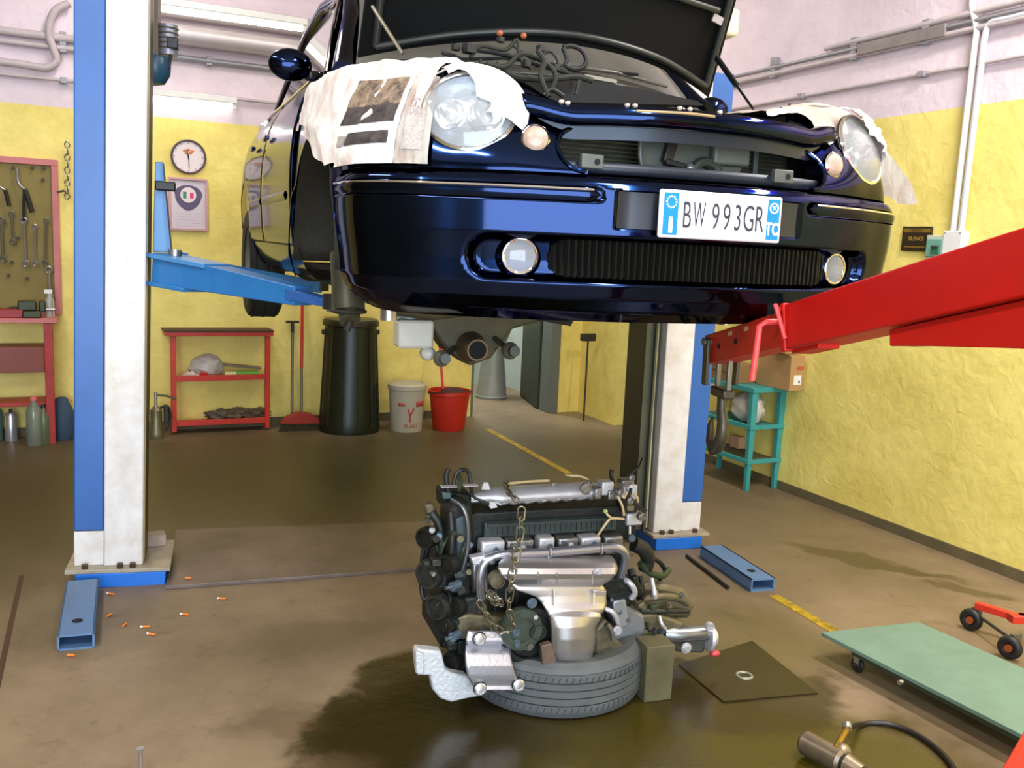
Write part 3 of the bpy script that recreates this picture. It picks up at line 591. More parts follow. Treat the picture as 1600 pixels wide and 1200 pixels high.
# ================================================================== TWO POST LIFT
LBLUE = M('lift_blue', (46, 96, 166), .35, var=.12, vs=5); LWH = M('lift_white', (226, 222, 220), .4, var=.05, vs=8, dark=(206, 196, 186)); LBR = M('lift_bright_blue', (30, 110, 208), .4, var=.08)
LDK = M('dark_lift_steel', (84, 86, 70), .45, .3, var=.2); PLT = M('base_plate_worn', (176, 164, 144), .5, .2, var=.3, vs=14); BOLT = M('bolt_rusty', (84, 66, 48), .5, .5)
def post(origin, yaw, s, height, label, blue_h, iw, bm):
    # local: x along the lift line, s=+1 when the inner side is towards +x; column front at y=0
    t = thing('lift_post', label, 'car lift', origin, yaw)
    zb = .085
    wi, wo = .165, .125
    MB().b2((0, 0.0, zb), (s*wi, .30, height)).build('column', LWH, t, bevel=.006)
    MB().b2((-s*wo, .015, zb), (-s*.001, .28, zb+.16)).build('column_foot', LWH, t, bevel=.004)
    MB().b2((-s*wo, .012, zb+.163), (-s*.002, .285, blue_h)).build('side_cover', LBLUE, t, bevel=.006)
    # inner channel: rails, carriage slot, safety cable
    MB().b2((s*(wi+.001), .06, zb), (s*(wi+iw), .27, height-.1)).build('inner_channel', LDK, t, bevel=.003)
    for k in (.45, 1.0): MB().b2((s*(wi+iw*k-.012), .035, zb), (s*(wi+iw*k), .06, height-.12)).build('guide_rail', LDK, t, bevel=.001)
    MB().tube([(s*(wi+iw*.22), .045, zb+.02), (s*(wi+iw*.28), .05, zb+.7), (s*(wi+iw*.22), .05, height-.4)], .005, 8).build('lift_cable', M('cable_cream', (206, 184, 130), .5), t)
    MB().b2((-s*(wo+.03), -.045, .066), (s*(wi+bm+.02), .36, zb)).build('base_plate', PLT, t, bevel=.003)
    MB().b2((-s*wo*.9, -.045, .0), (s*(wi+bm), .34, .066)).build('base_channel', LBR, t, bevel=.004)
    for x, y in ((-s*wo*.6, -.025), (s*.07, -.025), (s*(wi*.75), -.025)):
        MB().cyl((x, y, zb), (x, y, zb+.02), .014, 6).build('anchor_bolt', BOLT, t)
    return t
lyaw = math.radians(-9.3)
LP = thing_l = post((.165, 4.39, 0), lyaw, 1, 3.6, 'near left white and blue car lift post, tall and bright', 3.55, -.005, .10)
RP = post((3.052, 3.98, 0), lyaw, -1, 2.72, 'right white and blue car lift post behind the engine', 2.52, .10, .0)
LF, RF = FR[LP.name], FR[RP.name]
LP.rotation_euler = (0, math.radians(1.3), lyaw)      # the post stands very slightly out of plumb
MB().b2((-.06, .06, 2.72), (.16, .24, 2.86)).build('top_cap', M('cream_cap', (216, 208, 180), .5), RP, bevel=.02)
def foot(a, b, parent, lab=None):
    # hollow channel lying on the floor from the post towards the camera
    a = Vector(a); b = Vector(b); s, u, d = basis(b-a); w_, h_, e = .13, .062, .008
    mb = MB(); up = Vector((0, 0, 1)); sd = d.cross(up).normalized()
    for off, w2, zc, hh in ((0, w_, h_-e/2, e), (0, w_, e/2, e)): mb.beam(a+up*zc, b+up*zc, w2, hh)
    for k in (-1, 1): mb.beam(a+sd*k*(w_/2-e/2)+up*h_/2, b+sd*k*(w_/2-e/2)+up*h_/2, e, h_)
    f = mb.build('foot_channel', M('foot_blue', (92, 124, 164), .4, var=.15), parent, world=True)
    c = b+(a-b)*.22; MB().cyl(c+up*(h_+.0005), c+up*(h_+.002), .02, 16).build('channel_hole', M('hole_black', (14, 16, 20), .9), f if False else parent, world=True)
a = G(150, 905, .06); b = G(118, 992, .06); foot((a.x-.055, a.y+.0, 0), (b.x+.0, b.y, 0), LP)
a = G(1110, 852, .06); b = G(1193, 905, .06); foot((a.x+.0, a.y-.01, 0), (b.x, b.y, 0), RP)
# low cover plate on the floor between the posts
cp = MB(); p = [LF.wld((.27, -.12, 0)), LF.wld((.27, .72, 0)), RF.wld((-.32, .58, 0)), RF.wld((-.32, -.10, 0))]
cp.prism([Vector((q.x, q.y, .0)) for q in p], (0, 0, .018)); cp.build('floor_cover_plate', M('dark_plate', (122, 106, 98), .36, .1, var=.4, vs=3, bump=.1), label='dark steel cover plate on the floor between the two lift posts', cat='plate', bevel=.003)
# small concrete block by left post
q = G(238, 885); MB().box((q.x+.02, q.y+.1, .075), (.10, .08, .115)).build('motor_box', M('pinkish_box', (178, 156, 140), .6, var=.3), label='small pale box at the foot of the left lift post', cat='box', bevel=.004)
# blue carriage and arms on the left post
cz = LF.V(250, 330, .1).z
CB = M('carriage_blue', (76, 140, 196), .35, var=.12); AB = M('arm_blue', (44, 118, 182), .38, var=.15, vs=8)
p1, p2, p3, p4 = [LF.V(*q, .12) for q in ((226, 250), (236, 250), (252, 392), (226, 392))]
MB().prism([p1, p2, p3, p4], (0, .12, 0)).build('carriage_gusset', CB, LP, bevel=.003)
MB().prism([LF.V(*q, .10) for q in ((234, 250), (237, 250), (254, 390), (250, 390))], (0, .14, 0)).build('gusset_flange', AB, LP)
q = LF.V(243, 288, .08); MB().box((q.x, q.y, q.z), (.085, .05, .04)).build('rubber_stop', BLK, LP, bevel=.006)
az = LF.V(240, 410, .10).z
A0 = LF.wld(LF.V(248, 417, .08)); A1 = P(452, 447, 1); 
CAR0 = Frame((1.5618, 1.9846, 1.2344), math.radians(-5.362))
A1 = CAR0.wld(CAR0.V(462, 455, 1.62)); A2 = CAR0.wld(CAR0.V(512, 466, 1.38))
hb = .125
AH = A0+(A1-A0)*.28
arm = MB().beam(A0, A1, .15, .135, .10, .075).build('swing_arm', AB, LP, world=True, bevel=.004, label='blue swing arm under the car sill')
up = Vector((0, 0, 1)); d = (A1-A0).normalized(); sd = d.cross(up).normalized()
MB().beam(A0-d*.02+up*.055, A0+d*.35+up*.052, .19, .02, .15).build('hinge_plate', CB, arm, world=True, bevel=.003)
MB().beam(A0-d*.02-up*.068, A0+d*.22-up*.066, .19, .018, .16).build('hinge_plate', AB, arm, world=True, bevel=.003)
MB().cyl(A0+d*.06-up*.085-sd*.0, A0+d*.06+up*.09, .028).build('hinge_pin', STEEL, arm, world=True)
MB().beam(A0+up*.0-sd*.082+d*.0, A0+d*.03-sd*.082, .012, .15).build('end_plate', CB, arm, world=True)
MB().beam(A1-d*.15, A2, .07, .05, .06, .03).build('telescopic_extension', LBLUE, arm, world=True, bevel=.003)
MB().cyl(A2+up*-.02, A2+up*.035, .05, 20).build('lifting_pad', BLK, arm, world=True); MB().cyl(A2-up*.03, A2-up*.02, .035).build('pad_screw', STEEL, arm, world=True)
# rear arm (further away) seen below the car, plus arm stub on the right post
B0 = LF.wld((.22, .26, az-.01)); B1 = CAR0.wld((-.62, 2.75, .13))
arm2 = MB().beam(B0, B1, .13, .11, .09, .06).build('swing_arm', AB, LP, world=True, bevel=.004); MB().cyl(B1-up*.02, B1+up*.04, .05).build('lifting_pad', BLK, arm2, world=True)
B0 = RF.wld((-.19, .10, az-.02)); B1 = CAR0.wld((.66, 1.42, .10))
arm3 = MB().beam(B0, B1, .13, .11, .09, .06).build('swing_arm', AB, RP, world=True, bevel=.004); MB().cyl(B1-up*.02, B1+up*.04, .05).build('lifting_pad', BLK, arm3, world=True)
q = RF.V(1048, 492, -.0); MB().box((q.x, q.y-.01, q.z), (.07, .03, .03)).build('blue_latch', LBR, RP, bevel=.004)
# motor unit behind the left post
mz = LF.wld(LF.V(252, 60, .42))
mt = thing('lift_motor', 'grey lift motor with dark blue oil tank high behind left post', 'motor', LF.wld((.30, .42, LF.V(250, 135, .42).z)), lyaw); MF = FR[mt.name]
def mo(px, py, y=0): return MF.V(px, py, y)
a = mo(231, 0); b = mo(250, 100)
MB().b2((mo(226, 0).x, -.05, mo(226, 100).z), (mo(248, 0).x, .15, mo(226, -60).z)).build('bracket', M('motor_bracket', (110, 96, 84), .5, .2), mt, bevel=.004)
MB().lathe([(.0, 0), (.045, .01), (.07, .05), (.075, .12), (.07, .13)], (mo(240, 0).x, 0, 0), n=24).build('oil_tank', M('tank_blue', (46, 82, 104), .35), mt)
zz = mo(250, 75).z; z2_ = mo(250, 38).z
MB().cyl((mo(262, 60).x, 0, zz-.03), (mo(262, 60).x, 0, z2_), .045, 24).build('motor_body', M('motor_grey', (150, 150, 160), .35, .5), mt)
for i in range(5): MB().torus((mo(262, 60).x, 0, zz+i*.022), .046, .004).build('cooling_fin', TGREY, mt)
MB().box((mo(270, 70).x, -.03, zz+.02), (.05, .05, .05)).build('connector_box', DARK, mt, bevel=.005)
MB().tube([mo(268, 78, -.03), mo(266, 92, -.03), mo(261, 108, -.03), mo(250, 130, -.02)], .008, 8, k=4).build('cable', DARK, mt)

# ================================================================== ENGINE CRANE (red)
CRED = M('crane_red', (198, 16, 3), .42, var=.12, vs=7); CRD2 = M('crane_red_inner', (196, 42, 20), .42, var=.2, vs=14)
Pa = P(1252, 512, 2.42); Pb = P(1600, 420, 1.66)
bd_ = (Pb-Pa).normalized()
cr = thing('engine_crane', 'red engine crane boom reaching in from the right above the stand', 'crane', (Pb.x, Pb.y, 0)); KF = FR[cr.name]
tip = Pa
for i in range(400):
    tip = tip-bd_*.005
    v = tip-EYE; px = 800+FPX*v.dot(CR)/v.dot(_F)
    if px < 1120: break
OBX = Pb+bd_*.95
OB0, OB1 = Pa, Pb+bd_*.42
MB().beam(OB0, OB1, .10, .118).build('outer_boom', CRED, cr, world=True, bevel=.004)
MB().beam(tip, OB0+bd_*.2, .078, .092).build('inner_boom', CRD2, cr, world=True, bevel=.003)
ss, uu, dd_ = basis(bd_)   # ss horizontal side
side = ss if ss.dot(EYE-Pa) > 0 else -ss
L_in = (OB0-tip).length
for k, f in enumerate((.20, .42, .70)):
    c = tip+bd_*(L_in*f)-uu*.0*1; MB().cyl(c+side*.0385, c+side*.0405, .009, 14).build('adjust_hole', M('hole_dark', (34, 10, 8), .8), cr, world=True)
for f in (.35, .55, .85):
    c = tip+bd_*(L_in*f)+uu*.028; MB().beam(c+side*.0395-bd_*.012, c+side*.0395+bd_*.012, .0015, .012, up=(0, 0, 1)).build('capacity_label', M('pale_label', (206, 170, 120), .5), cr, world=True)
# collar, weld lip and locking pin
MB().beam(OB0-bd_*.012, OB0+bd_*.008, .108, .126).build('boom_collar', CRED, cr, world=True, bevel=.003)
MB().beam(OB0+bd_*.0-uu*.063, OB0+bd_*.13-uu*.063, .06, .012).build('lower_lip', CRED, cr, world=True, bevel=.002)
pk = M('pin_pinkred', (226, 74, 74), .35)
pp = OB0-bd_*.03+side*.045+uu*.018
MB().tube([pp-side*.09, pp+side*.035, pp+side*.05-bd_*.015-uu*.01, pp+side*.055-bd_*.055-uu*.15], .0085, 10, k=1).build('locking_pin', pk, cr, world=True)
MB().tube([pp+side*.01+bd_*.02+uu*.03, pp+side*.03+bd_*.035+uu*.04, pp+side*.01+bd_*.045-uu*.05], .006, 8).build('pin_clip', pk, cr, world=True)
# support brace (ram bracket) below the boom towards the right
qa, qb = P(1393, 522, 2.12), P(1425, 515, 2.05)
S0 = Pa+bd_*((P(1400, 500, 2.05)-Pa).dot(bd_)); 
S0 = Pa+bd_*.42
q1 = S0-uu*.062; q2 = S0-uu*.098; q3 = OB1-uu*.062; q4 = (S0+bd_*.06-uu*.104).lerp(OBX-uu*.15-up*.12, (OB1-S0).length/(OBX-S0).length)
MB().prism([q1-side*.03, q2-side*.03, q2+bd_*.06-uu*.006-side*.03, q4-side*.03, q3-side*.03], side*.06).build('ram_bracket', CRED, cr, world=True, bevel=.002)
# mast and base leg, past the frame edge
mx_ = OB1-bd_*.04
MB().beam((mx_.x, mx_.y, .18), (mx_.x, mx_.y, mx_.z+.05), .11, .11, up=(1, 0, 0)).build('mast', CRED, cr, world=True, bevel=.004)
MB().beam((mx_.x-.05, mx_.y+.02, .5), OB1-bd_*.30-uu*.10, .06, .06).build('hydraulic_ram', BLK, cr, world=True)
c = P(1582, 1168, 1.02*1.9); gl = G(1585, 1165, .26)
g1, g2 = G(1566, 1200, .26), G(1612, 1120, .26); gd = (g2-g1).normalized(); gs = Vector((gd.y, -gd.x, 0)); gs = gs if gs.dot(Vector((1, -1, 0))) > 0 else -gs
MB().beam((mx_.x, mx_.y, .20), g1-gd*.45+gs*.055-up*.05, .10, .09).build('base_beam', CRED, cr, world=True, bevel=.004)
MB().beam(g1-gd*.5+gs*.055-up*.05, g2+gd*.04+gs*.055-up*.05, .11, .10).build('base_leg', CRED, cr, world=True, bevel=.004)
for q in (g1-gd*.45+gs*.055, g2-gd*.06+gs*.055):
    MB().torus((q.x, q.y, .06), .04, .02, (gd.y, -gd.x, 0), 20, 10).build('caster_wheel', BLK, cr, world=True); MB().cyl((q.x, q.y, .06), (q.x, q.y, .16), .018).build('caster_stem', STEEL, cr, world=True)
# shackle and hook hang from the boom tip
IRON = M('hook_iron', (84, 78, 64), .4, .6, var=.3, vs=20); IRL = M('shackle_grey', (128, 124, 112), .35, .7)
T = tip+bd_*.045
hk = thing('crane_hook', 'dark iron hook and shackle hanging from the crane boom tip', 'hook', (T.x, T.y, T.z-.36))
MB().cyl(T-side*.06+uu*.02, T+side*.065+uu*.02, .012).build('shackle_pin', IRL, hk, world=True)
for k in (-1, 1): MB().beam(T+side*.053*k+up*.03, T+side*.050*k-up*.115, .012, .034, .012, .03, up=(0, 0, 1) if False else bd_).build('shackle_side', IRON, hk, world=True, bevel=.003)
hb_ = Vector((bd_.x, bd_.y, 0)).normalized()
for k in (-.3, 1.25): MB().beam(T+hb_*.05*k-up*.02-side*.0, T+hb_*.05*k-up*.13, .016, .014, up=bd_).build('hook_strap', IRL, hk, world=True, bevel=.003)
MB().box(T+hb_*.024-up*.135, (.10, .04, .03), rz=math.atan2(hb_.y, hb_.x)).build('swivel_block', IRON, hk, world=True, bevel=.006)
hc = T+hb_*.024-up*.15
hp = [hc, hc-up*.04+hb_*.005, hc-up*.075+hb_*.022, hc-up*.12+hb_*.022, hc-up*.16-hb_*.002, hc-up*.175-hb_*.03, hc-up*.15-hb_*.058, hc-up*.10-hb_*.066, hc-up*.075-hb_*.056]
MB().tube(hp, [.014, .016, .018, .02, .02, .019, .016, .011, .005], 12).build('hook', IRON, hk, world=True)

# ================================================================== TEAL STAND AGAINST THE RIGHT WALL
TEAL = M('teal_paint', (58, 150, 146), .45, var=.15, vs=9); TWD = M('shelf_brown', (96, 84, 56), .7, var=.25)
sx0 = 4.5; a = G(1165, 768); b = G(1223, 765)
SY = -PI/2-math.atan(.037)+PI/2   # stand yaw close to the wall line
wd = (b-a).length; sy = math.atan2((b-a).y, (b-a).x)
t = thing('teal_stand', 'teal steel stand with two shelves against the right wall', 'stand', (a.x+.0, a.y, 0), 0); SF2 = FR[t.name]
WX = .262; DY = .62; ZT = SF2.V(1180, 606, 0).z; Z2 = SF2.V(1190, 664, 0).z; Z1 = SF2.V(1190, 717, 0).z
for x in (0.015, WX): 
    for y in (.015, DY): MB().beam((x, y, ZT-.03), (x-(.012 if x < .1 else -.012)*0, y, 0), (.052 if y < .1 else .038), .042, .030, .030, up=(0, 1, 0)).build('leg', TEAL, t, bevel=.002)
MB().b2((-.015, -.015, ZT-.035), (WX+.03, DY+.02, ZT)).build('top', TEAL, t, bevel=.003)
for z, mt_ in ((Z2, TEAL), (Z1, TWD)):
    MB().b2((-.012, -.012, z-.03), (WX+.025, .01, z)).build('shelf_rail', TEAL, t, bevel=.002); MB().b2((-.012, .01, z-.03), (.008, DY, z)).build('shelf_rail', TEAL, t, bevel=.002)
    MB().b2((.01, .012, z-.025), (WX, DY-.02, z-.012)).build('shelf', mt_, t)
def sp(px, py, y): return SF2.wld(SF2.V(px, py, y))
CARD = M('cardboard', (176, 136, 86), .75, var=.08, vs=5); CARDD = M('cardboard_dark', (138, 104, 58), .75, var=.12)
q0_, q1_ = SF2.V(1236, 606, -.03), SF2.V(1270, 557, -.03)
q0_, q1_ = SF2.V(1233, 606, -.17), SF2.V(1272, 556, -.17); hbx = q1_.z-ZT
bt_ = thing('cardboard_box', 'open cardboard box with white label on the teal stand corner', 'box', SF2.wld((q0_.x, -.15, ZT)), 0)
wb_ = min(q1_.x-q0_.x, rx(4.6)-.012-SF2.o.x-q0_.x)
MB().b2((0, -.02, 0), (wb_, .30, hbx)).build('carton', CARD, bt_, bevel=.003)
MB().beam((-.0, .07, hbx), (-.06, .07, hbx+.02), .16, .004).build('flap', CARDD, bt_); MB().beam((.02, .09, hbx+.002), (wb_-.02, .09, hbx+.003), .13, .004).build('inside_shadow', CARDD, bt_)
MB().b2((wb_*.28, -.0225, hbx*.18), (wb_*.82, -.0202, hbx*.45)).build('white_label', M('label_white', (230, 226, 222), .5), bt_)
MB().b2((wb_*.62, -.0235, hbx*.22), (wb_*.72, -.0226, hbx*.30)).build('label_mark', DARK, bt_)
MB().b2((wb_*.45, -.0222, hbx*.60), (wb_*.95, -.0202, hbx*.70)).build('red_print', M('red_brown_print', (178, 84, 50), .6), bt_)
q = MB().b2((0, 0, 0), (.16, .40, .13)); q.v = [SF2.wld((.01, .18, ZT))+Vector(v) for v in q.v]; q = q.build('cardboard_box', CARDD, label='long dull cardboard box lying on the stand behind boxed carton', cat='box', bevel=.003)
MB().b2((-.082, -.202, .06), (-.0805, .2, .064)).build('tape_seam', DARK, q)
p = sp(1193, 640, .18); blob('plastic_bag', (SF2.o.x+.115, p.y, SF2.o.z+Z2-.012+.10), (.09, .15, .11), M('cloudy_bag', (206, 196, 184), .4, trans=.1, bump=.6, bs=12), 'cloudy plastic bag stuffed on the upper shelf of the teal stand', 'bag', 12, .18)
p = sp(1163, 655, .42); blob('crumpled_wrap', (p.x-.0, p.y, Z2-.012+.045), (.08, .09, .05), M('wrap_beige', (186, 166, 136), .7), 'beige crumpled wrap behind the bag on the teal stand', 'wrap', 15, .4)
p = sp(1152, 690, .40); q = MB(); q.b2((p.x-.03, p.y-.05, Z1-.012), (p.x+.03, p.y+.05, Z1+.075)); q.build('pink_box', M('box_pink', (206, 156, 122), .6), label='small salmon box on the bottom shelf of teal stand', cat='box', bevel=.003)

# ================================================================== GREEN BOARD, DOLLY, SMALL FLOOR ITEMS
GB = M('mint_board', (112, 142, 126), .45, var=.18, vs=5)
t = thing('creeper_board', 'mint green low board lying at the lower right floor', 'board', (2.955, 2.6, 0), 0); 
a = G(1283, 988, .11); b = G(1430, 973, .11)
KX0, KX1, KY1 = a.x-2.955, b.x-2.955+.02, a.y-2.6
MB().prism([(KX0, KY1, .095), (KX1, b.y-2.6, .095), (KX1+.03, -1.02, .095), (KX0+.03, -1.02, .095)], (0, 0, .016)).build('board_top', GB, t, bevel=.002)
for x in (KX0+.05, KX1-.05):
    MB().beam((x, -.12, .08), (x+.02, -.95, .08), .03, .028).build('side_rail', M('rail_dark_green', (60, 76, 58), .5), t)
    for y in (-.14, -.9): MB().torus((x+.0, y, .032), .02, .011, (1, 0, 0), 16, 8).build('small_wheel', BLK, t); MB().b2((x-.012, y-.012, .04), (x+.012, y+.012, .07)).build('wheel_fork', STEEL, t)
q = G(1408, 1065, .1); MB().cyl((q.x-2.955+.004, q.y-2.6, .098), (q.x-2.955-.012, q.y-2.6, .098), .009).build('bright_bolt', STEEL, t)
t = thing('wheeled_dolly', 'red bar with black wheels behind the mint board', 'dolly', G(1545, 1000)); DF = FR[t.name]
a = G(1513, 985); b = G(1573, 1030); RD = M('dolly_red', (208, 52, 34), .4, var=.15)
for q, n_ in ((a, (0.2, -1, 0)), (b, (.2, -1, 0))):
    ax = Vector((1, .25, 0)).normalized(); c = Vector((q.x+.01, q.y, .05))
    MB().tube([c+(ax.cross(up)*math.cos(k*PI/12)+up*math.sin(k*PI/12))*.031 for k in range(24)], .019, 10, closed=True).build('wheel', BLK, t, world=True)
    MB().cyl(c-ax*.02, c+ax*.02, .016).build('wheel_hub', M('hub_brown', (150, 70, 30), .5), t, world=True)
    MB().beam((c.x+.03, c.y+.0, .06), (c.x+.03, c.y, .105), .02, .05, up=(1, 0, 0)).build('wheel_bracket', TGREY, t, world=True)
z_ = .115; a1 = Vector((a.x+.03, a.y, z_)); m1 = G(1590, 965, z_); MB().beam(a1, m1, .035, .03).build('frame_bar', RD, t, world=True, bevel=.003)
b1 = Vector((b.x+.03, b.y, z_)); MB().beam(m1, (m1.x+.35, m1.y-.25, z_), .04, .035).build('frame_bar', RD, t, world=True, bevel=.003); MB().beam(G(1578, 966, z_), (b1.x+.35, b1.y-.0, z_), .045, .035).build('frame_bar', RD, t, world=True, bevel=.003)
MB().tube([a1-up*.04, b1-up*.04], .007, 8).build('axle_rod', DARK, t, world=True)
MB().beam((m1.x+.33, m1.y-.25, z_), (b1.x+.33, b1.y, z_), .04, .03).build('frame_bar', RD, t, world=True); 
for q in ((m1.x+.33, m1.y-.22), (b1.x+.33, b1.y)): MB().torus((q[0], q[1], .05), .031, .019, (1, .25, 0), 20, 8).build('wheel', BLK, t, world=True)
# air motor with hose
M0 = G(1258, 1160, .045); M1 = G(1318, 1192, .045)
t = thing('air_motor', 'dull metal starter motor lying on the floor at lower right', 'motor', (M0.x, M0.y, 0)); AL = M('dull_alloy', (150, 134, 112), .38, .75, var=.3, vs=20)
d = (M1-M0).normalized(); MB().tube([M0-d*.01, M0, M0+d*.13, M0+d*.14], [.030, .038, .038, .030], 24).build('casing', AL, t, world=True)
MB().tube([M0+d*.14, M0+d*.155], .026, 20).build('front_collar', DARK, t, world=True); MB().tube([M0+d*.155, M0+d*.21], [.036, .024], 20).build('nose', AL, t, world=True)
h0 = G(1322, 1150, .05); h0.z = .07; MB().tube([M0+d*.11+up*.03, h0], .012, 12).build('brass_fitting', M('brass', (190, 150, 60), .3, .9), t, world=True)
MB().tube([h0+up*.005, h0+Vector((.012, .012, .012))], .016, 12).build('fitting_nut', STEEL, t, world=True)
MB().ell(M1+Vector((.02, .03, .01)), (.035, .035, .035)).build('solenoid', AL, t, world=True)
hp = [h0+up*.01]+[Vector((G(x, y).x, G(x, y).y, .012)) for x, y in ((1345, 1137), (1380, 1135), (1415, 1145), (1450, 1165), (1480, 1192), (1500, 1225))]
MB().tube(hp, .0095, 10, k=6).build('air_hose', M('hose_black', (34, 28, 26), .4), label='black rubber hose curving across the floor from the metal motor', cat='hose')
# cigarette ends and orange plastic bits
OP = M('orange_filter', (226, 126, 40), .6); WP = M('cig_white', (236, 226, 216), .7)
for i, (px, py, an, wh, lab) in enumerate(((174, 930, -.3, 1, 'orange and white stub just in front of the blue base channel'), (171, 963, 1.3, 0, 'orange stub lying lengthwise nearest the blue foot'), (195, 978, 1.5, 0, 'orange stub between the foot and the stub pair'), (229, 981, .2, 1, 'upper stub of the close orange pair'), (238, 993, -.2, 1, 'lower stub of the close orange pair'), (290, 962, -.15, 1, 'lone stub right of the orange pair'), (348, 937, 0, 1, 'stub nearest the dark cover plate edge'), (111, 1026, 0, 0, 'orange stub just before the end of blue foot'), (294, 911, .2, 0, 'faint yellow stub on the dark cover plate'))):
    q = G(px, py); c = Vector((q.x, q.y, .006 if i != 8 else .025)); ax = (_R*math.cos(an)+Vector((math.sin(YAW), math.cos(YAW), 0))*math.sin(an)).normalized()
    t = thing('cigarette_end', lab, 'litter', c-up*.004, 0, 'orange stubs on the floor')
    MB().cyl(c-ax*.014, c+ax*.014, .0045, 10).build('filter', OP, t, world=True)
    if wh: MB().cyl(c-ax*.024, c-ax*.0145, .0043, 10).build('white_end', WP, t, world=True)
q = G(220, 1215); q2_ = G(220, 1172, .0)
t = thing('long_bolt', 'upright steel bolt at the bottom left edge of the photo', 'bolt', (q.x, q.y, 0))
MB().cyl((q.x, q.y, 0), (q.x, q.y, .085), .006, 12).build('shank', STEEL, t, world=True); MB().cyl((q.x, q.y, .085), (q.x, q.y, .094), .012, 6).build('head', STEEL, t, world=True); MB().cyl((q.x, q.y, 0), (q.x, q.y, .008), .02, 18).build('washer', BOLT, t, world=True)
a, b = G(1073, 868, .01), G(1138, 918, .01); MB().cyl(a, b, .009, 10).build('pry_bar', M('rod_dark', (44, 40, 30), .5, .4), label='thin dark rod on the floor beside the right foot channel', cat='rod')
q = G(1163, 1056, .005); MB().torus((q.x, q.y, .006), .028, .006, (0, 0, 1)).build('metal_ring', M('ring_pale', (150, 148, 130), .4, .5), label='small pale metal ring on the oily floor right of engine', cat='ring')
cc_ = [G(x, y, 0) for x, y in ((1060, 1040), (1175, 1003), (1278, 1085), (1130, 1098))]
MB().prism([Vector((p.x, p.y, 0.0)) for p in cc_], (0, 0, .006)).build('oily_sheet', M('oily_sheet', (54, 46, 24), .3, .1, var=.3), label='dark oily sheet on the floor right of the engine', cat='sheet')

# ================================================================== THE CAR ON THE LIFT
KF0 = CAR0
CARO = thing('car', 'dark blue saloon car raised on the lift with its bonnet open and front grille removed', 'car', CAR0.o, CAR0.yaw)
CF = FR[CARO.name] = CAR0
def paint():
    m = bpy.data.materials.new('dark_blue_car_paint'); m.use_nodes = True; b = m.node_tree.nodes['Principled BSDF']
    b.inputs['Base Color'].default_value = (.0028, .0125, .052, 1); b.inputs['Specular Tint'].default_value = (.22, .26, .36, 1); b.inputs['Metallic'].default_value = 1.0; b.inputs['Roughness'].default_value = .12
    b.inputs['Coat Weight'].default_value = .38; b.inputs['Coat Roughness'].default_value = .03; b.inputs['Coat IOR'].default_value = 1.45
    return m
PAINT = paint()
CBK = M('car_black_plastic', (22, 22, 20), .45); CUN = M('underbody_dark', (34, 32, 22), .7, .1, var=.4, vs=6, bump=.3); CBAY = M('engine_bay_dark', (20, 21, 22), .5, .3, var=.4, vs=9)
CHR = M('car_chrome', (226, 222, 214), .06, 1); CGR = M('bay_grey', (96, 100, 96), .5, .3, var=.3, vs=10); SLATE = M('slam_panel_blue', (34, 42, 54), .35, .4, var=.2)
pl0 = [(0, 0), (.2, .010), (.4, .05), (.55, .098), (.66, .152), (.77, .212), (.85, .295), (.89, .39), (.903, .53), (.906, .7), (.907, .92), (.907, 1.2), (.906, 1.455)]
PLp = [Vector((x, y, 0)) for x, y in pl0]; PLp = cat([Vector((-.2, .01, 0))]+PLp, 12)[12:]
_L = [0]
for a, b in zip(PLp, PLp[1:]): _L.append(_L[-1]+(b-a).length)
SMAX = _L[-1]
def PL(s):
    s = max(0, min(SMAX-1e-6, s)); lo, hi = 0, len(_L)-1
    while hi-lo > 1:
        m = (lo+hi)//2
        if _L[m] <= s: lo = m
        else: hi = m
    k = (s-_L[lo])/(_L[lo+1]-_L[lo]); p = PLp[lo].lerp(PLp[lo+1], k)
    i0, i1 = max(lo-1, 0), min(lo+2, len(PLp)-1); d = (PLp[i1]-PLp[i0]).normalized()
    return p, Vector((d.y, -d.x, 0))
def s_of_y(y):
    a, b = 0, SMAX
    for _ in range(40):
        m = (a+b)/2
        if PL(m)[0].y < y: a = m
        else: b = m
    return a
def s_of_x(x):
    a, b = 0, s_of_y(.6)
    for _ in range(40):
        m = (a+b)/2
        if PL(m)[0].x < x: a = m
        else: b = m
    return a
BO = [(.17, -.12), (.20, -.068), (.235, -.032), (.27, -.020), (.33, -.014), (.40, -.004), (.45, .0), (.515, .0), (.53, -.006), (.543, -.018), (.552, -.045)]
def sd_rr(x, z, cx, cz, hx, hz, r):
    qx, qz = abs(x-cx)-hx+r, abs(z-cz)-hz+r
    return math.hypot(max(qx, 0), max(qz, 0))+min(max(qx, qz), 0)-r
def bumper_pt(s, z, extra=0):     # s signed
    sg = 1 if s >= 0 else -1; p, n = PL(abs(s)); x = sg*p.x
    o = interp(z, BO)*min(1, 1)
    o -= .040*smooth(0, .022, -sd_rr(x, z, 0, .336, .645, .062, .06))                 # smile recess
    if abs(x) < .30: o -= .009*smooth(0, .005, -sd_rr(x, z, .005, .466, .285, .049, .008))   # plate recess
    if abs(x) > .28: o -= .008*smooth(0, .006, -sd_rr(min(abs(x), .8), z, .90, .500, .59, .020, .018))
    o += extra
    return Vector((sg*(p.x+n.x*o), p.y+n.y*o, z))
sB = s_of_y(.54)
NU, NV = 300, 84
zs_ = [.17+(.552-.17)*j/NV for j in range(NV+1)]
def grl(x, z): return sd_rr(x, z, 0, .338, .445, .050, .05) < -.004
bm_ = MB(); bm_.grid(lambda u, v: bumper_pt((u*2-1)*sB, .17+.382*v), NU, NV, keep=lambda u, v: not grl(PL(abs(u*2-1)*sB)[0].x*(1 if u > .5 else -1), .17+.382*v))
BUMP = bm_.build('bumper', PAINT, CARO, ang=60)
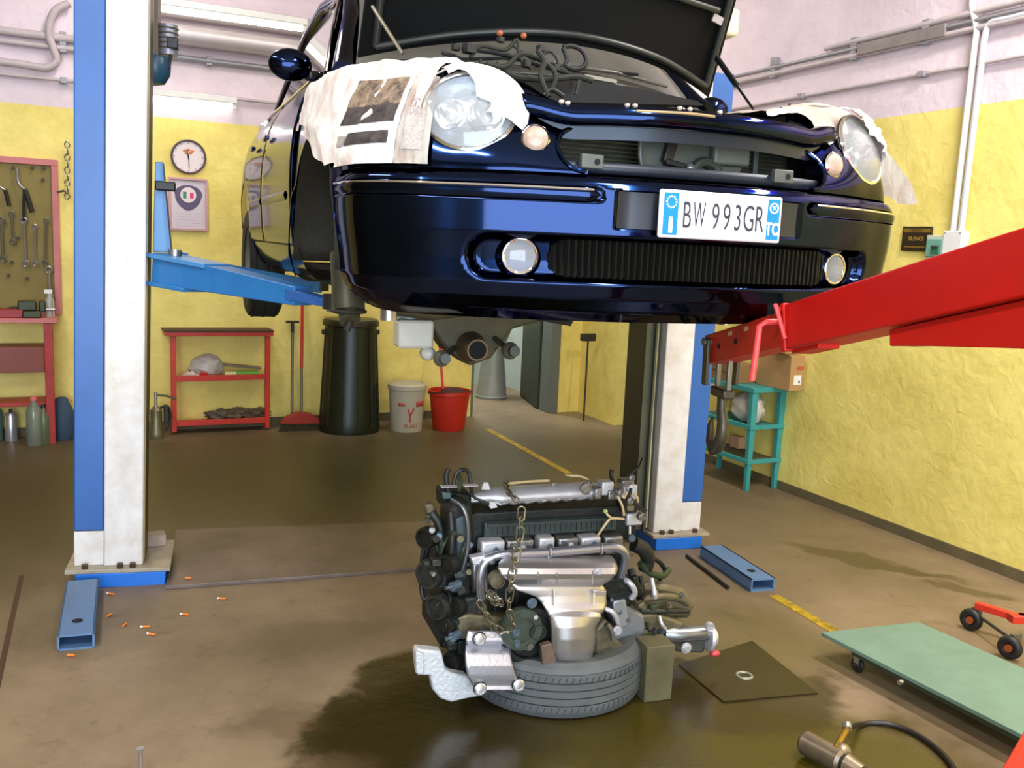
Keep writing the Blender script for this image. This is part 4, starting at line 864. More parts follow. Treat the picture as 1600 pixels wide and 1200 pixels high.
MB().grid(lambda u, v: bumper_pt((u*2-1)*sB*.99, .175-.0*v)+Vector((0, .25*v, -.0)), 60, 2).build('bumper_underside', CUN, CARO)
# lower grille: dark backing plus slats, each one a part
gb = MB(); gb.grid(lambda u, v: bumper_pt((u*2-1)*s_of_x(.47), .28+.116*v, -.035), 50, 2); GRI = gb.build('grille_backing', M('grille_black', (12, 12, 10), .7), CARO)
GS = M('grille_slat', (9, 10, 7), .6)
GS.node_tree.nodes['Principled BSDF'].inputs['Specular IOR Level'].default_value = .2
ns = 50; slat = None
for i in range(ns):
    x = -.43+.86*i/(ns-1); s = s_of_x(abs(x))*(1 if x > 0 else -1)
    hh = .047*math.sqrt(max(.05, 1-max(0, (abs(x)-.39)/.055)**2)) if abs(x) > .39 else .047
    a = bumper_pt(s, .338-hh, .026-.02+.012); b = bumper_pt(s, .338+hh, .026-.02+.012)
    if slat is None:
        mb = MB(); mb.beam((0, 0, -.5), (0, 0, .5), .007, .014, up=(0, 1, 0)); slat = mb.build('grille_slat', GS, CARO, smooth=False); o = slat
    else: o = slat.copy(); C.objects.link(o)
    o.location = (a+b)/2; o.scale = (1, 1, (b-a).length); o.rotation_euler = (0, 0, .35*(1 if i % 1 == 0 else 1))
# bumper strips with chrome line
for sg in (-1, 1):
    s0, s1 = s_of_x(.322), sB*.985
    st_ = MB(); st_.grid(lambda u, v: bumper_pt(sg*(s0+(s1-s0)*u), .500+.0165*(2*v-1)*math.sqrt(max(.0, 1-max(0, 1-u*22)**2)), .008+.007*math.sqrt(max(0, 1-(2*v-1)**2))*min(1, u*18+.2)), 60, 8)
    so = st_.build('bumper_strip', CBK if False else PAINT, CARO, ang=60)
    ch_ = [bumper_pt(sg*(s0+.02+(s1-s0-.02)*k/40), .512, .014) for k in range(41)]; MB().tube(ch_, .0032, 8).build('chrome_line', CHR, so)
# plate and its recess panel
pc = bumper_pt(0, .466); 
pm = MB(); pm.grid(lambda u, v: bumper_pt((s_of_x(.278)*(u*2-1)), .42+.092*v, .0015), 30, 4); pm.build('plate_panel', M('panel_slate', (30, 36, 44), .3, .1), CARO)
PX = 0.007; PB = MB(); py_ = -.012
pw, ph = .372, .122
PBo = PB.box((PX, py_, .462), (pw, .012, ph)).build('license_plate', M('plate_frame_white', (226, 228, 236), .35), CARO, bevel=.006)
PWH = M('plate_white', (244, 246, 250), .3); PBL = M('plate_blue', (10, 128, 206), .35)
MB().box((PX, py_-.0065, .462), (pw-.020, .002, ph-.014)).build('plate_face', PWH, PBo)
for sx, wdt in ((-1, .042), (1, .038)): MB().box((PX+sx*(pw/2-.010-wdt/2), py_-.0080, .462), (wdt, .0015, ph-.016)).build('plate_band', PBL, PBo)
PIK = M('plate_ink', (48, 46, 62), .5)
for chs, x0 in (('B', -.108), ('W', -.071), ('9', -.022), ('9', .012), ('3', .046), ('G', .080), ('R', .113)):
    text(chs, 'lettering', PIK, PBo, (PX+x0, py_-.0082, .458), (1, 0, 0), (0, 0, 1), .068, (.36 if chs == 'W' else .52), .0008, off=-.004)
text('I', 'lettering', M('plate_white_ink', (250, 252, 255), .4), PBo, (PX-pw/2+.031, py_-.0094, .432), (1, 0, 0), (0, 0, 1), .038, 1.3, .0008, off=.03)
text('TO', 'lettering', MC['plate_white_ink'], PBo, (PX+pw/2-.029, py_-.0094, .436), (1, 0, 0), (0, 0, 1), .032, .72, .0008, off=.03)
for k in range(12):
    a = k*PI/6; q = MB().box((PX-pw/2+.031+.014*math.cos(a), py_-.0094, .492+.014*math.sin(a)), (.0042, .001, .0042)); q.build('star', MC['plate_white_ink'], PBo)
MB().torus((PX+pw/2-.029, py_-.0092, .492), .0125, .0022, (0, 1, 0), 24, 6).build('province_ring', MC['plate_white_ink'], PBo)
text('97', 'lettering', MC['plate_white_ink'], PBo, (PX+pw/2-.029, py_-.0094, .492), (1, 0, 0), (0, 0, 1), .011, .8, .0008)

# front fenders: from the grille opening round to the doors
def fsec(s, v, lift=0, na=False):           # s>=0 ; v 0..1 ; returns local point on the right hand (+x) fender
    p, n = PL(s); y = p.y
    t = smooth(.30, .85, y); tt = smooth(.05, .30, y)
    zl = .552
    ztop = .742+.058*smooth(.40, .56, p.x)+.045*smooth(.05, .30, y)+.055*smooth(.3, 1.2, y)+.02*smooth(1.2, 1.5, y)
    if y > .50 and not na:
        zl = .215
        dy = (y-.975)/.435
        if abs(dy) < 1: zl = max(zl, .27+.435*math.sqrt(1-dy*dy))
        if y < .56: zl = max(zl, .552)
    if v < .8:
        z = zl+(ztop-.03-zl)*(v/.8); hz = (z-.552)/(ztop-.552)
        of = -.03-.155*max(0, hz)**1.7*1.0; os_ = -.012-.055*max(0, hz)**2.2 if hz > 0 else -.0+(-.012)*smooth(-.15, 0, hz)
        if z < .30: os_ -= .03*(.30-z)/.1
        o = of*(1-t)+os_*t
        flare = 0
        if y > .5: flare = .012*math.exp(-((math.hypot(y-.975, z-.27)-.44)/.03)**2)
        q = Vector((p.x+n.x*(o+flare+lift), p.y+n.y*(o+flare+lift), z)); return q
    k = (v-.8)/.2
    q0 = fsec(s, .7999, 0, na); a = k*PI/2
    inw = (.16*(1-t)+.13*t)*(.15+.85*smooth(.36, .56, p.x))
    q = Vector((q0.x-n.x*inw*k*(.55+.45*k), q0.y-n.y*inw*k*(.55+.45*k)*.6, q0.z+.033*math.sin(a)))
    return q+Vector((n.x*lift*.5, n.y*lift*.5, lift))
def mir(q, sg): return Vector((q.x*sg, q.y, q.z))
SF0, SF1 = s_of_x(.352), SMAX
def open_x(z): return .352+.062*math.sqrt(max(0, 1-((z-.614)/.056)**2))
HLc = Vector((.622, 0, .697))
sH = s_of_x(.622+.03)
def f_at(x, z, lift=0):           # fender point with given x and z, front part
    s = s_of_x(x); v = .5
    for _ in range(25):
        q = fsec(s, v); v = max(0, min(.79, v+(z-q.z)*1.5)); s = max(0, s+(x-q.x)*.9)
    return fsec(s, v, lift)
hc_ = f_at(.622, .697)
HN = Vector((.38, -.85, .34)).normalized(); HA = Vector((-HN.y, HN.x, 0)).normalized(); HB = HN.cross(HA).normalized()
if HB.z < 0: HB = -HB
if HA.x < 0: HA = -HA
HRa, HRb = .118, .104
HOFF = [0]
def in_lamp(q):
    d = q-hc_-HA*HOFF[0]; return (d.dot(HA)/(HRa*.99))**2+(d.dot(HB)/(HRb*.99))**2 < 1 and q.y < .45
for sg in (-1, 1):
    HOFF[0] = .022 if sg > 0 else -.008
    nu, nv = 240, 50
    fm = MB(); pts = {}
    fm.grid(lambda u, v: mir(fsec(SF0+(SF1-SF0)*u, v), sg), nu, nv, keep=lambda u, v: (lambda q: not in_lamp(q) and not (q.x < open_x(q.z) and abs(q.z-.614) < .056))(fsec(SF0+(SF1-SF0)*u, v)))
    fo = fm.build('fender', PAINT, CARO, ang=50)
    # inner edge flange of fender towards the grille opening
    fl = MB(); fl.grid(lambda u, v: (lambda z: mir(f_at(open_x(z), z)+Vector((-.004+.01*v, .002+.08*v, 0)), sg))(.614-.0565*math.cos(PI*u)), 28, 2); fl.build('fender_flange', PAINT, CARO); MB().tube([(lambda z: mir(f_at(open_x(z), z, .001), sg))(.614-.0565*math.cos(PI*k/24)) for k in range(25)], .0065, 8).build('opening_edge', PAINT, fo)
    # headlight
    N = mir(HN, sg); A = mir(HA, sg); Bv = mir(HB, sg); c = mir(hc_+HA*HOFF[0], sg)+N*.004
    def ring(k, z, n=40): return [c+A*(HRa*k*math.cos(2*PI*j/n))+Bv*(HRb*k*math.sin(2*PI*j/n))+N*z for j in range(n)]
    def shell(rows, n=40):
        mb = MB(); mb.v = [q for k, z in rows for q in ring(k, z, n)]
        mb.f = [(i*n+j, i*n+(j+1) % n, (i+1)*n+(j+1) % n, (i+1)*n+j) for i in range(len(rows)-1) for j in range(n)]; return mb
    rb = shell([(1.0, .012), (.97, -.02), (.90, -.045), (.70, -.07), (.40, -.085), (.05, -.09)])
    ho = rb.build('headlight', M('reflector', (232, 236, 242), .28, .85, bump=.3, bs=55), CARO)
    MB().tube([q for q in ring(1.02, .004)], .0075, 8, closed=True).build('chrome_ring', CHR, ho)
    MB().tube([q-N*.004 for q in ring(1.055, .0)], .004, 6, closed=True).build('seal', CBK, ho)
    for kx, rr in ((-.42*sg, .42), (.36*sg, .50)):
        cc2 = c+A*(HRa*kx)-N*.035; MB().lathe([(HRb*rr*1.0, .02), (HRb*rr*.98, .012), (HRb*rr*.7, -.02), (HRb*rr*.2, -.035)], cc2, N, 28, close=False).build('lamp_bowl', M('bowl_bright', (240, 242, 246), .08, 1), ho)
        MB().ell(cc2+N*-.0, .016).build('bulb', M('bulb_glass', (236, 232, 220), .1, .3), ho)
    gl = shell([(1.0, .008), (.85, .018), (.6, .027), (.3, .032), (.02, .034)])
    glm = bpy.data.materials.get('lamp_lens')
    if not glm:
        glm = bpy.data.materials.new('lamp_lens'); glm.use_nodes = True; nt = glm.node_tree; nt.nodes.remove(nt.nodes['Principled BSDF'])
        tr = nt.nodes.new('ShaderNodeBsdfTransparent'); tr.inputs[0].default_value = (.93, .95, .96, 1); gs = nt.nodes.new('ShaderNodeBsdfGlossy'); gs.inputs['Roughness'].default_value = .05
        df = nt.nodes.new('ShaderNodeBsdfDiffuse'); df.inputs[0].default_value = (.8, .82, .84, 1)
        fr_ = nt.nodes.new('ShaderNodeFresnel'); fr_.inputs[0].default_value = 1.6; m1_ = nt.nodes.new('ShaderNodeMixShader'); m2_ = nt.nodes.new('ShaderNodeMixShader'); m2_.inputs[0].default_value = .28
        nt.links.new(tr.outputs[0], m2_.inputs[1]); nt.links.new(df.outputs[0], m2_.inputs[2]); nt.links.new(fr_.outputs[0], m1_.inputs[0]); nt.links.new(m2_.outputs[0], m1_.inputs[1]); nt.links.new(gs.outputs[0], m1_.inputs[2])
        nt.links.new(m1_.outputs[0], nt.nodes['Material Output'].inputs[0])
    gl.build('lens', glm, ho)
    # indicator
    ic = mir(f_at(.468 if sg < 0 else .455, .634), sg); p_, n_ = PL(s_of_x(.468)); N2 = mir(Vector((n_.x*(1.0 if sg < 0 else .5), n_.y, .12)).normalized(), sg); ic = ic+N2*(.002 if sg < 0 else .010)
    io = MB().lathe([(.036, -.008), (.037, .004), (.033, .008)], ic, N2, 28, close=False).build('indicator', CHR, CARO)
    MB().lathe([(.033, .004), (.030, .009), (.018, .014), (.001, .016)], ic, N2, 28, close=False).build('indicator_lens', M('indicator_lens', (186, 160, 142), .35, .1, var=.25, vs=40), io)
    # fog lamp
    s_ = s_of_x(.514)*sg; fc = bumper_pt(s_, .338); p_, n_ = PL(abs(s_)); N3 = Vector((n_.x*sg*.6, n_.y, 0)).normalized()
    hg = MB().lathe([(.062, -.01), (.058, .004), (.048, .014), (.044, .010)], fc, N3, 30, close=False).build('fog_lamp', PAINT, CARO)
    MB().torus(fc+N3*.013, .0435, .004, N3, 30, 8).build('fog_rim', CHR, hg)
    MB().lathe([(.043, .012), (.036, -.006), (.018, -.018), (.001, -.022)], fc, N3, 30, close=False).build('fog_reflector', MC['reflector'], hg)
    MB().lathe([(.043, .012), (.03, .018), (.012, .021), (.001, .022)], fc, N3, 30, close=False).build('fog_lens', glm, hg)
    MB().beam(fc+N3*.006+Vector((-.035, 0, .058)), fc+N3*.006+Vector((.035, 0, .058)), .02, .012).build('fog_vent', M('vent_grey', (70, 72, 64), .5), hg)

# slam panel (upper crossmember) and bumper top ledge
def slam(u, v):
    x = (u*2-1)*.50; s = s_of_x(abs(x)); p, n = PL(s); y0 = p.y+.055+.05*(abs(x)/.5)**2
    sec = [(0.0, .672), (-.012, .684), (-.012, .705), (.0, .722), (.05, .728), (.13, .722), (.16, .712)]
    k = v*(len(sec)-1); i = min(int(k), len(sec)-2); f = k-i; a, b = sec[i], sec[i+1]
    zz = a[1]+(b[1]-a[1])*f+.012*(1-(x/.5)**2)+.028*smooth(.36, .5, abs(x))
    return Vector((x, y0+a[0]+(b[0]-a[0])*f, zz))
MB().grid(slam, 60, 12).build('slam_panel', PAINT, CARO, ang=60, thick=.003)
sb = MB(); sb.grid(lambda u, v: slam(u, 0)+Vector((0, .012+.0*v, -.035*v)), 60, 2); sb.build('slam_flange', SLATE, CARO)
for x in (-.40, -.385, -.24, -.22, -.10, -.07, .02):
    q = slam((x/.5+1)/2, .45); MB().ell(q+Vector((0, 0, .006)), (.008, .008, .007), 10, 6).build('slam_bolt', M('bright_bolt', (216, 206, 196), .2, .8), CARO)
q = slam((.0/.5+1)/2, .3); MB().tube([slam(.28, .3)+Vector((0, 0, .008)), slam(.42, .3)+Vector((0, 0, .01)), slam(.50, .32)+Vector((0, 0, .006))], .004, 8, k=4).build('release_cable', M('cable_tan', (150, 126, 84), .4), CARO)
lg = MB(); lg.grid(lambda u, v: bumper_pt((u*2-1)*s_of_x(.47), .552)+Vector((0, .0+.09*v, .004+.0*v)), 60, 2); lg.build('bumper_ledge', CBK, CARO)
# impact beam with slotted brackets
ib = MB(); ib.grid(lambda u, v: Vector(((u*2-1)*.41, PL(s_of_x(abs(u*2-1)*.41))[0].y+.075, .556+.030*v)), 40, 1); ib.build('impact_beam', M('beam_blue', (26, 34, 46), .4, .3), CARO, thick=.03)
for x in (-.33, .245):
    y = PL(s_of_x(abs(x)))[0].y+.05; br_ = MB().box((x, y, .585), (.062, .02, .036)).build('slotted_bracket', CGR, CARO, bevel=.003); MB().cyl((x+.012, y-.009, .585), (x+.012, y-.012, .585), .008, 12).build('bracket_slot', M('hole_black', (14, 16, 20), .9), br_)
# radiator: frame + fins
RM = M('radiator_black', (28, 30, 20), .5, .2)
ro = MB().box((0, .29, .61), (.82, .03, .17)).build('radiator', RM, CARO)
for i in range(13): MB().box((0, .272, .54+i*.012), (.78, .008, .0035)).build('radiator_fin', M('fin_olive', (62, 58, 36), .5, .3), ro)
for x in (-.365, .29): MB().box((x, .262, .61), (.016, .012, .14)).build('radiator_strut', CGR, CARO, bevel=.003)
# grey horn / latch bracket in the middle
hb2 = MB(); hb2.prism([(x, .20, z) for x, z in ((-.135, .685), (.235, .685), (.20, .60), (.165, .575), (.05, .585), (-.02, .565), (-.085, .572), (-.120, .60))], (0, .012, 0)); hb_o = hb2.build('support_bracket', M('bracket_grey', (88, 94, 88), .45, .35, var=.25, vs=16), CARO, bevel=.004)
MB().tube([(-.135, .192, .685), (-.130, .192, .61), (-.105, .192, .578), (-.03, .192, .566)], .007, 8, k=4).build('bracket_rib', CGR, hb_o)
MB().box((-.045, .185, .645), (.03, .02, .075), tilt=(.25, 'Y')).build('latch_arm', CBK, hb_o, bevel=.004); MB().box((-.03, .183, .607), (.06, .02, .016), tilt=(.15, 'Y')).build('latch_plate', CBK, hb_o, bevel=.003)
MB().ell((.02, .18, .60), (.013, .01, .013)).build('latch_knob', CHR if False else M('knob_grey', (140, 144, 136), .3, .5), hb_o)
MB().torus((.075, .185, .575), .045, .014, (0, 1, 0), 24, 8).build('horn', M('horn_grey', (76, 82, 72), .4, .4), hb_o); MB().tube([(.06, .19, .62), (.12, .19, .59), (.19, .19, .57), (.26, .19, .56)], .008, 8, k=4).build('horn_hose', BLK, hb_o)
MB().box((.15, .185, .65), (.12, .03, .07)).build('relay_box', M('relay_grey', (104, 108, 98), .5, .2, var=.2), hb_o, bevel=.008)
MB().box((0, .36, .45), (1.2, .02, .5)).build('front_bulkhead', CBAY, CARO)

# ---- engine bay
for sg in (-1, 1):
    MB().box((sg*.60, .86, .66), (.03, .85, .34)).build('inner_wing', CBAY, CARO)
    a_ = MB(); 
    n_ = 20
    a_.v = []; 
    for yy in (0, 1):
        pass
    # wheel arch liner
    li = MB(); li.grid(lambda u, v: Vector((sg*(.90-.33*v), .975+.435*math.cos(PI*u), .27+.435*math.sin(PI*u)+.004)), 26, 2); li.build('arch_liner', CUN, CARO, thick=.004)
    lb = MB(); lb.prism([(sg*.575, .975+.435*math.cos(PI*k/20), .27+.435*math.sin(PI*k/20)) for k in range(21)]+[(sg*.575, .53, .2), (sg*.575, 1.3, .2)][::-1] if False else [(sg*.575, .975+.435*math.cos(PI*k/20), .27+.435*math.sin(PI*k/20)) for k in range(21)], (sg*.004, 0, 0)); lb.build('arch_inner_panel', CUN, CARO)
fw = MB(); fw.grid(lambda u, v: Vector(((u*2-1)*.72, 1.22-.12*(1-(u*2-1)**2), .30+.62*v)), 24, 2); fw.build('firewall', CBAY, CARO, thick=.01)
# cowl and windscreen
def wsb(x): return Vector((x, 1.34-.20*(1-(x/.74)**2), .955+.055*(1-(x/.74)**2)))
cw = MB(); cw.grid(lambda u, v: (lambda b: Vector((b.x, b.y-.11*(1-v), b.z-.045*(1-v)))) (wsb((u*2-1)*.73)), 40, 3); cw.build('cowl', M('cowl_grey', (60, 60, 54), .4, .1, var=.2), CARO, thick=.008)
GLS = M('dark_glass', (34, 40, 38), .03, 0); GLS.node_tree.nodes['Principled BSDF'].inputs['Coat Weight'].default_value = 1
def roof(x): return Vector((x*.80, 2.02-.10*(1-(x/.74)**2), 1.40+.045*(1-(x/.74)**2)))
ws = MB(); ws.grid(lambda u, v: wsb((u*2-1)*.70).lerp(roof((u*2-1)*.70), v)+Vector((0, -.05*math.sin(PI*v), .03*math.sin(PI*v))), 30, 10); ws.build('windscreen', M('screen_painted_glare', (136, 136, 128), .12, .1, var=.3, vs=2.5), CARO)  # pale base colour paints a bright glare onto the glass
MB().tube([wsb(.0)+Vector((-.02, -.03, .012)), wsb(.25)+Vector((0, -.02, .02)), wsb(.52)+Vector((0, -.01, .03))], .007, 8).build('wiper_arm', CHR if False else M('wiper_grey', (120, 118, 110), .3, .6), CARO)
MB().tube([wsb(-.60)+Vector((0, -.02, .015)), wsb(-.2)+Vector((0, -.02, .02)), wsb(.35)+Vector((0, -.03, .03))], .006, 8).build('wiper_blade', BLK, CARO)
for sg in (-1, 1):
    ap = [Vector((sg*.745, 1.30, .94)), wsb(sg*.735)+Vector((0, .02, .02)), wsb(sg*.73).lerp(roof(sg*.73), .5)+Vector((0, -.035, .03)), roof(sg*.73), Vector((sg*.60, 2.6, 1.45)), Vector((sg*.60, 3.1, 1.41)), Vector((sg*.66, 3.75, 1.10))]
    MB().tube(ap, [.045, .040, .034, .034, .034, .036, .05], 12, k=1).build('roof_pillar', PAINT, CARO)
rf = MB(); rf.grid(lambda u, v: (lambda x, y: Vector((x*(.60-.02*abs(v-.4)), y-(.06 if v < .05 else 0)*(1-x*x), 1.425+.05*(1-x*x)*math.sin(PI*min(1, v*.9+.1))-.06*v*v)))(u*2-1, 2.0+1.25*v), 20, 10); rf.build('roof', PAINT, CARO, thick=.01)
rg = MB(); rg.grid(lambda u, v: Vector(((u*2-1)*(.58+.08*v), 3.22+.55*v, 1.37-.33*v)), 10, 4); rg.build('rear_window', GLS, CARO)
bt2 = MB(); bt2.grid(lambda u, v: Vector(((u*2-1)*.70, 3.75+.65*v, 1.04-.03*v-.12*(abs(u*2-1))**4)), 16, 4); bt2.build('boot_lid', PAINT, CARO, thick=.01)
bk = MB(); bk.grid(lambda u, v: Vector(((u*2-1)*.70, 4.40+.05*math.sin(PI*v), .22+.80*v)), 10, 6); bk.build('rear_panel', PAINT, CARO, thick=.01)
# body sides
BS = [(.205, .82), (.24, .858), (.31, .884), (.40, .896), (.55, .903), (.66, .90), (.76, .888), (.86, .862), (.93, .825), (.96, .80)]
def side(y, z, sg, off=0):
    x = interp(z, BS)-.10*smooth(3.4, 4.5, y)**2
    return Vector((sg*(x+off), y, z))
def side_grid(y0, y1, z0, z1f, sg, nu, nv, arch=False, off=0):
    mb = MB()
    def fn(u, v):
        y = y0+(y1-y0)*u; zl = z0
        if arch:
            dy = (y-3.48)/.375
            if abs(dy) < 1: zl = max(zl, .27+.375*math.sqrt(1-dy*dy))
        return side(y, zl+(z1f(y)-zl)*v, sg, off)
    return mb.grid(fn, nu, nv)
for sg in (-1, 1):
    sl = side_grid(1.40, 3.10, .205, lambda y: .33, sg, 20, 6, off=-.004); sl.build('sill', PAINT, CARO)
    side_grid(1.46, 2.52, .325, lambda y: .955+.012*(y-1.5), sg, 16, 22).build('front_door', PAINT, CARO, thick=.004)
    side_grid(2.53, 3.22, .325, lambda y: .965+.012*(y-1.5), sg, 14, 22).build('rear_door', PAINT, CARO, thick=.004)
    side_grid(3.105, 4.42, .205, lambda y: .985+.02*smooth(3.3, 3.8, y), sg, 50, 22, arch=True).build('rear_quarter', PAINT, CARO, thick=.004)
    # waist moulding strips, handles, glass, chrome window line
    for y0, y1 in ((1.62, 2.47), (2.56, 3.08)):
        ms = MB(); ms.grid(lambda u, v: side(y0+(y1-y0)*u, .50+.035*v, sg, .004+.006*math.sin(PI*v)), 12, 5); ms.build('side_moulding', PAINT, CARO)
    for y in (2.42, 3.05): MB().beam(side(y-.08, .80, sg, .02), side(y+.04, .80, sg, .02), .02, .018).build('door_handle', CHR if False else PAINT, CARO, bevel=.004)
    gw = MB(); gw.grid(lambda u, v: Vector((sg*(.775-.165*v), (1.55+.55*v)+(1.55-.75*v)*u, .96+.012*u+.44*v)), 12, 6); gw.build('side_window', GLS, CARO)
    MB().tube([side(1.50, .965, sg, .002), side(2.3, .972, sg, .002), side(3.25, .985, sg, .002)], .006, 8).build('chrome_window_line', CHR, CARO)
    MB().tube([Vector((sg*.782, 1.46, .965)), Vector((sg*.70, 1.80, 1.20)), Vector((sg*.625, 2.08, 1.385)), Vector((sg*.61, 2.6, 1.43))], .008, 8).build('window_trim', CHR, CARO)
    # mirror
    mc_ = Vector((sg*.905, 1.50, .985)); mm = MB(); mm.ell(mc_, (.080, .05, .058), 22, 14); mo_ = mm.build('side_mirror', PAINT, CARO)
    MB().beam(Vector((sg*.79, 1.53, .955)), mc_+Vector((-sg*.06, 0, -.03)), .05, .04, .04, .035).build('mirror_stalk', CBK, mo_, bevel=.008); MB().ell(mc_+Vector((0, .045, 0)), (.065, .018, .045), 20, 10).build('mirror_glass', GLS, mo_)
# rear wheels (the front ones are off)
TYR = M('tyre_rubber', (30, 30, 24), .75, bump=.2, bs=60); RIMM = M('rim_silver', (150, 150, 146), .35, .7)
def wheel(cx, cy, cz, parent, sg, R=.31, w_=.19, toe=0):
    ax = Vector((sg, 0, 0)); c = Vector((cx, cy, cz))
    o = MB().lathe([(R*.66, -w_/2*.9), (R*.88, -w_/2), (R*.97, -w_/2*.86), (R, -w_/2*.6), (R, w_/2*.6), (R*.97, w_/2*.86), (R*.88, w_/2), (R*.66, w_/2*.9)], c, ax, 44, close=False).build('wheel', TYR, parent)
    for k in (-.33, 0, .33): MB().torus(c+ax*k*w_, R*.997, .004, ax, 44, 6).build('tread_groove', M('groove_black', (10, 10, 8), .9), o)
    MB().lathe([(R*.67, w_/2*.85), (R*.62, w_/2*.6), (R*.55, .0), (R*.2, .02), (.02, .03)], c, ax, 36, close=False).build('rim', RIMM, o)
    return o
for sg in (-1, 1): wheel(sg*.80, 3.48, .195, CARO, sg)
# front suspension: strut + hub carrier, hanging driveshaft ends, exhaust
for sg in (-1, 1):
    ARM = M('cast_grey', (92, 88, 66), .5, .5, var=.35, vs=14)
    s0 = CF.V(540, 398, .90) if sg < 0 else None
    c = Vector((sg*.665, .90, 0))
    MB().cyl((sg*.56, .92, .80), (sg*.64, .90, .40), .035, 18).build('strut_tube', CUN, CARO)
    MB().cyl((sg*.655, .90, .16), (sg*.655, .90, .36), .058, 20).build('hub_carrier', ARM, CARO)
    MB().lathe([(.04, -.01), (.11, 0), (.115, .012), (.05, .02), (.045, .045)], (sg*.69, .90, .27), (sg, 0, 0), 28).build('brake_disc', M('disc_grey', (104, 100, 86), .4, .7), CARO)
    MB().tube([(sg*.655, .90, .14), (sg*.50, .93, .12), (sg*.30, .98, .14)], .022, 10).build('lower_arm', ARM, CARO)
    MB().cyl((sg*.655, .90, .10), (sg*.655, .90, .17), .028).build('ball_joint', STEEL, CARO)
def cv(px, py, y): return CF.V(px, py, y)
c0, c1, c2_ = CF.S(541, 396, -.80), CF.S(545, 486, -.80), CF.S(547, 502, -.80)
hb3 = MB().cyl(c1, c0, .052, 22).build('hanging_damper', M('damper_grey', (74, 72, 56), .45, .4, var=.35, vs=14), CARO); MB().cyl(c2_, c1, .034, 18).build('damper_base', ARM, hb3); MB().cyl(c2_-Vector((.01, 0, .03)), c2_, .012).build('damper_pin', CUN, hb3); MB().torus(c1, .052, .006, (0, 0, 1)).build('damper_collar', CUN, hb3)
for (px, py, qx, qy, R, lab) in ((690, 560, 722, 535, .032, 'left'), (797, 548, 762, 520, .034, 'right')):
    c = cv(px, py, 1.15); e = cv(qx, qy, 1.3); MB().ell(c, (R, R*.9, R)).build('driveshaft_joint', M('joint_grey', (112, 106, 88), .45, .4, var=.3), CARO); MB().cyl(c, e, .011).build('driveshaft', M('shaft_grey', (88, 84, 70), .4, .6), CARO)
    MB().cyl(c-Vector((0, .02, .0)), c-Vector((0, .055, -.005)), R*.6, 16).build('driveshaft_cup', CGR, CARO)
ex = MB(); ex.tube([cv(700, 500, 1.55), cv(715, 520, 1.45), cv(735, 542, 1.25), cv(743, 546, 1.10)], [.06, .075, .06, .036], 18); exo = ex.build('exhaust_downpipe', M('exhaust_brown', (104, 84, 62), .55, .4, var=.35, vs=12), CARO)
c = cv(743, 546, 1.10); MB().lathe([(.034, 0), (.040, 0), (.040, .03), (.034, .03)], c+Vector((0, .005, 0)), (0, -1, 0), 22, close=False).build('pipe_rim', M('rim_rust', (120, 96, 74), .5, .5), exo); MB().cyl(c-Vector((0, .0, 0)), c-Vector((0, .012, 0)), .033).build('pipe_hole', M('hole_black', (14, 16, 20), .9), exo)
sf = MB(); sf.prism([cv(x, y, 1.25) for x, y in ((640, 470), (870, 478), (900, 506), (860, 500), (830, 506), (800, 515), (768, 560), (735, 572), (700, 548), (680, 520))], (0, .14, 0)); sf.build('subframe', M('subframe_grey', (88, 82, 60), .55, .3, var=.3, vs=9), CARO, bevel=.01)
MB().prism([cv(x, y, 1.1) for x, y in ((850, 478), (896, 500), (893, 510), (838, 500))], (0, .1, 0)).build('hanging_bracket', CUN, CARO, bevel=.004)
wb_ = MB(); a = cv(624, 500, 1.2); b = cv(678, 545, 1.2); wb_.box(((a.x+b.x)/2, 1.25, (a.z+b.z)/2), (b.x-a.x, .10, a.z-b.z)); wo_ = wb_.build('washer_tank', M('tank_white', (208, 204, 190), .4, var=.1), CARO, bevel=.012)
wb2 = MB(); wb2.ell(cv(668, 552, 1.22), (.03, .04, .028)); wb2.build('tank_foot', MC['tank_white'], wo_)
MB().prism([cv(x, y, 1.15) for x, y in ((610, 466), (660, 470), (678, 496), (640, 500), (622, 496))], (0, .1, 0)).build('blue_grey_bracket', M('bracket_bluegrey', (104, 122, 132), .4, .3), CARO, bevel=.004)
# underbody
ub = MB(); ub.grid(lambda u, v: Vector(((u*2-1)*.76, .24+4.1*v, .185+.03*math.sin(v*25)*.3)), 14, 30, keep=lambda u, v: not (abs(u*2-1) > .74 and (.53 < .24+4.1*v < 1.3))); ub.build('underbody', CUN, CARO, thick=.012)
fb = MB(); fb.grid(lambda u, v: Vector(((u*2-1)*.70, .30+.05*v+.22*(u*2-1)**2*.6, .18+.36*v)), 16, 4); fb.build('lower_panel', CUN, CARO, thick=.006)
MB().cyl((-.55, 1.7, .14), (.5, 1.7, .14), .03).build('cross_tube', CUN, CARO)

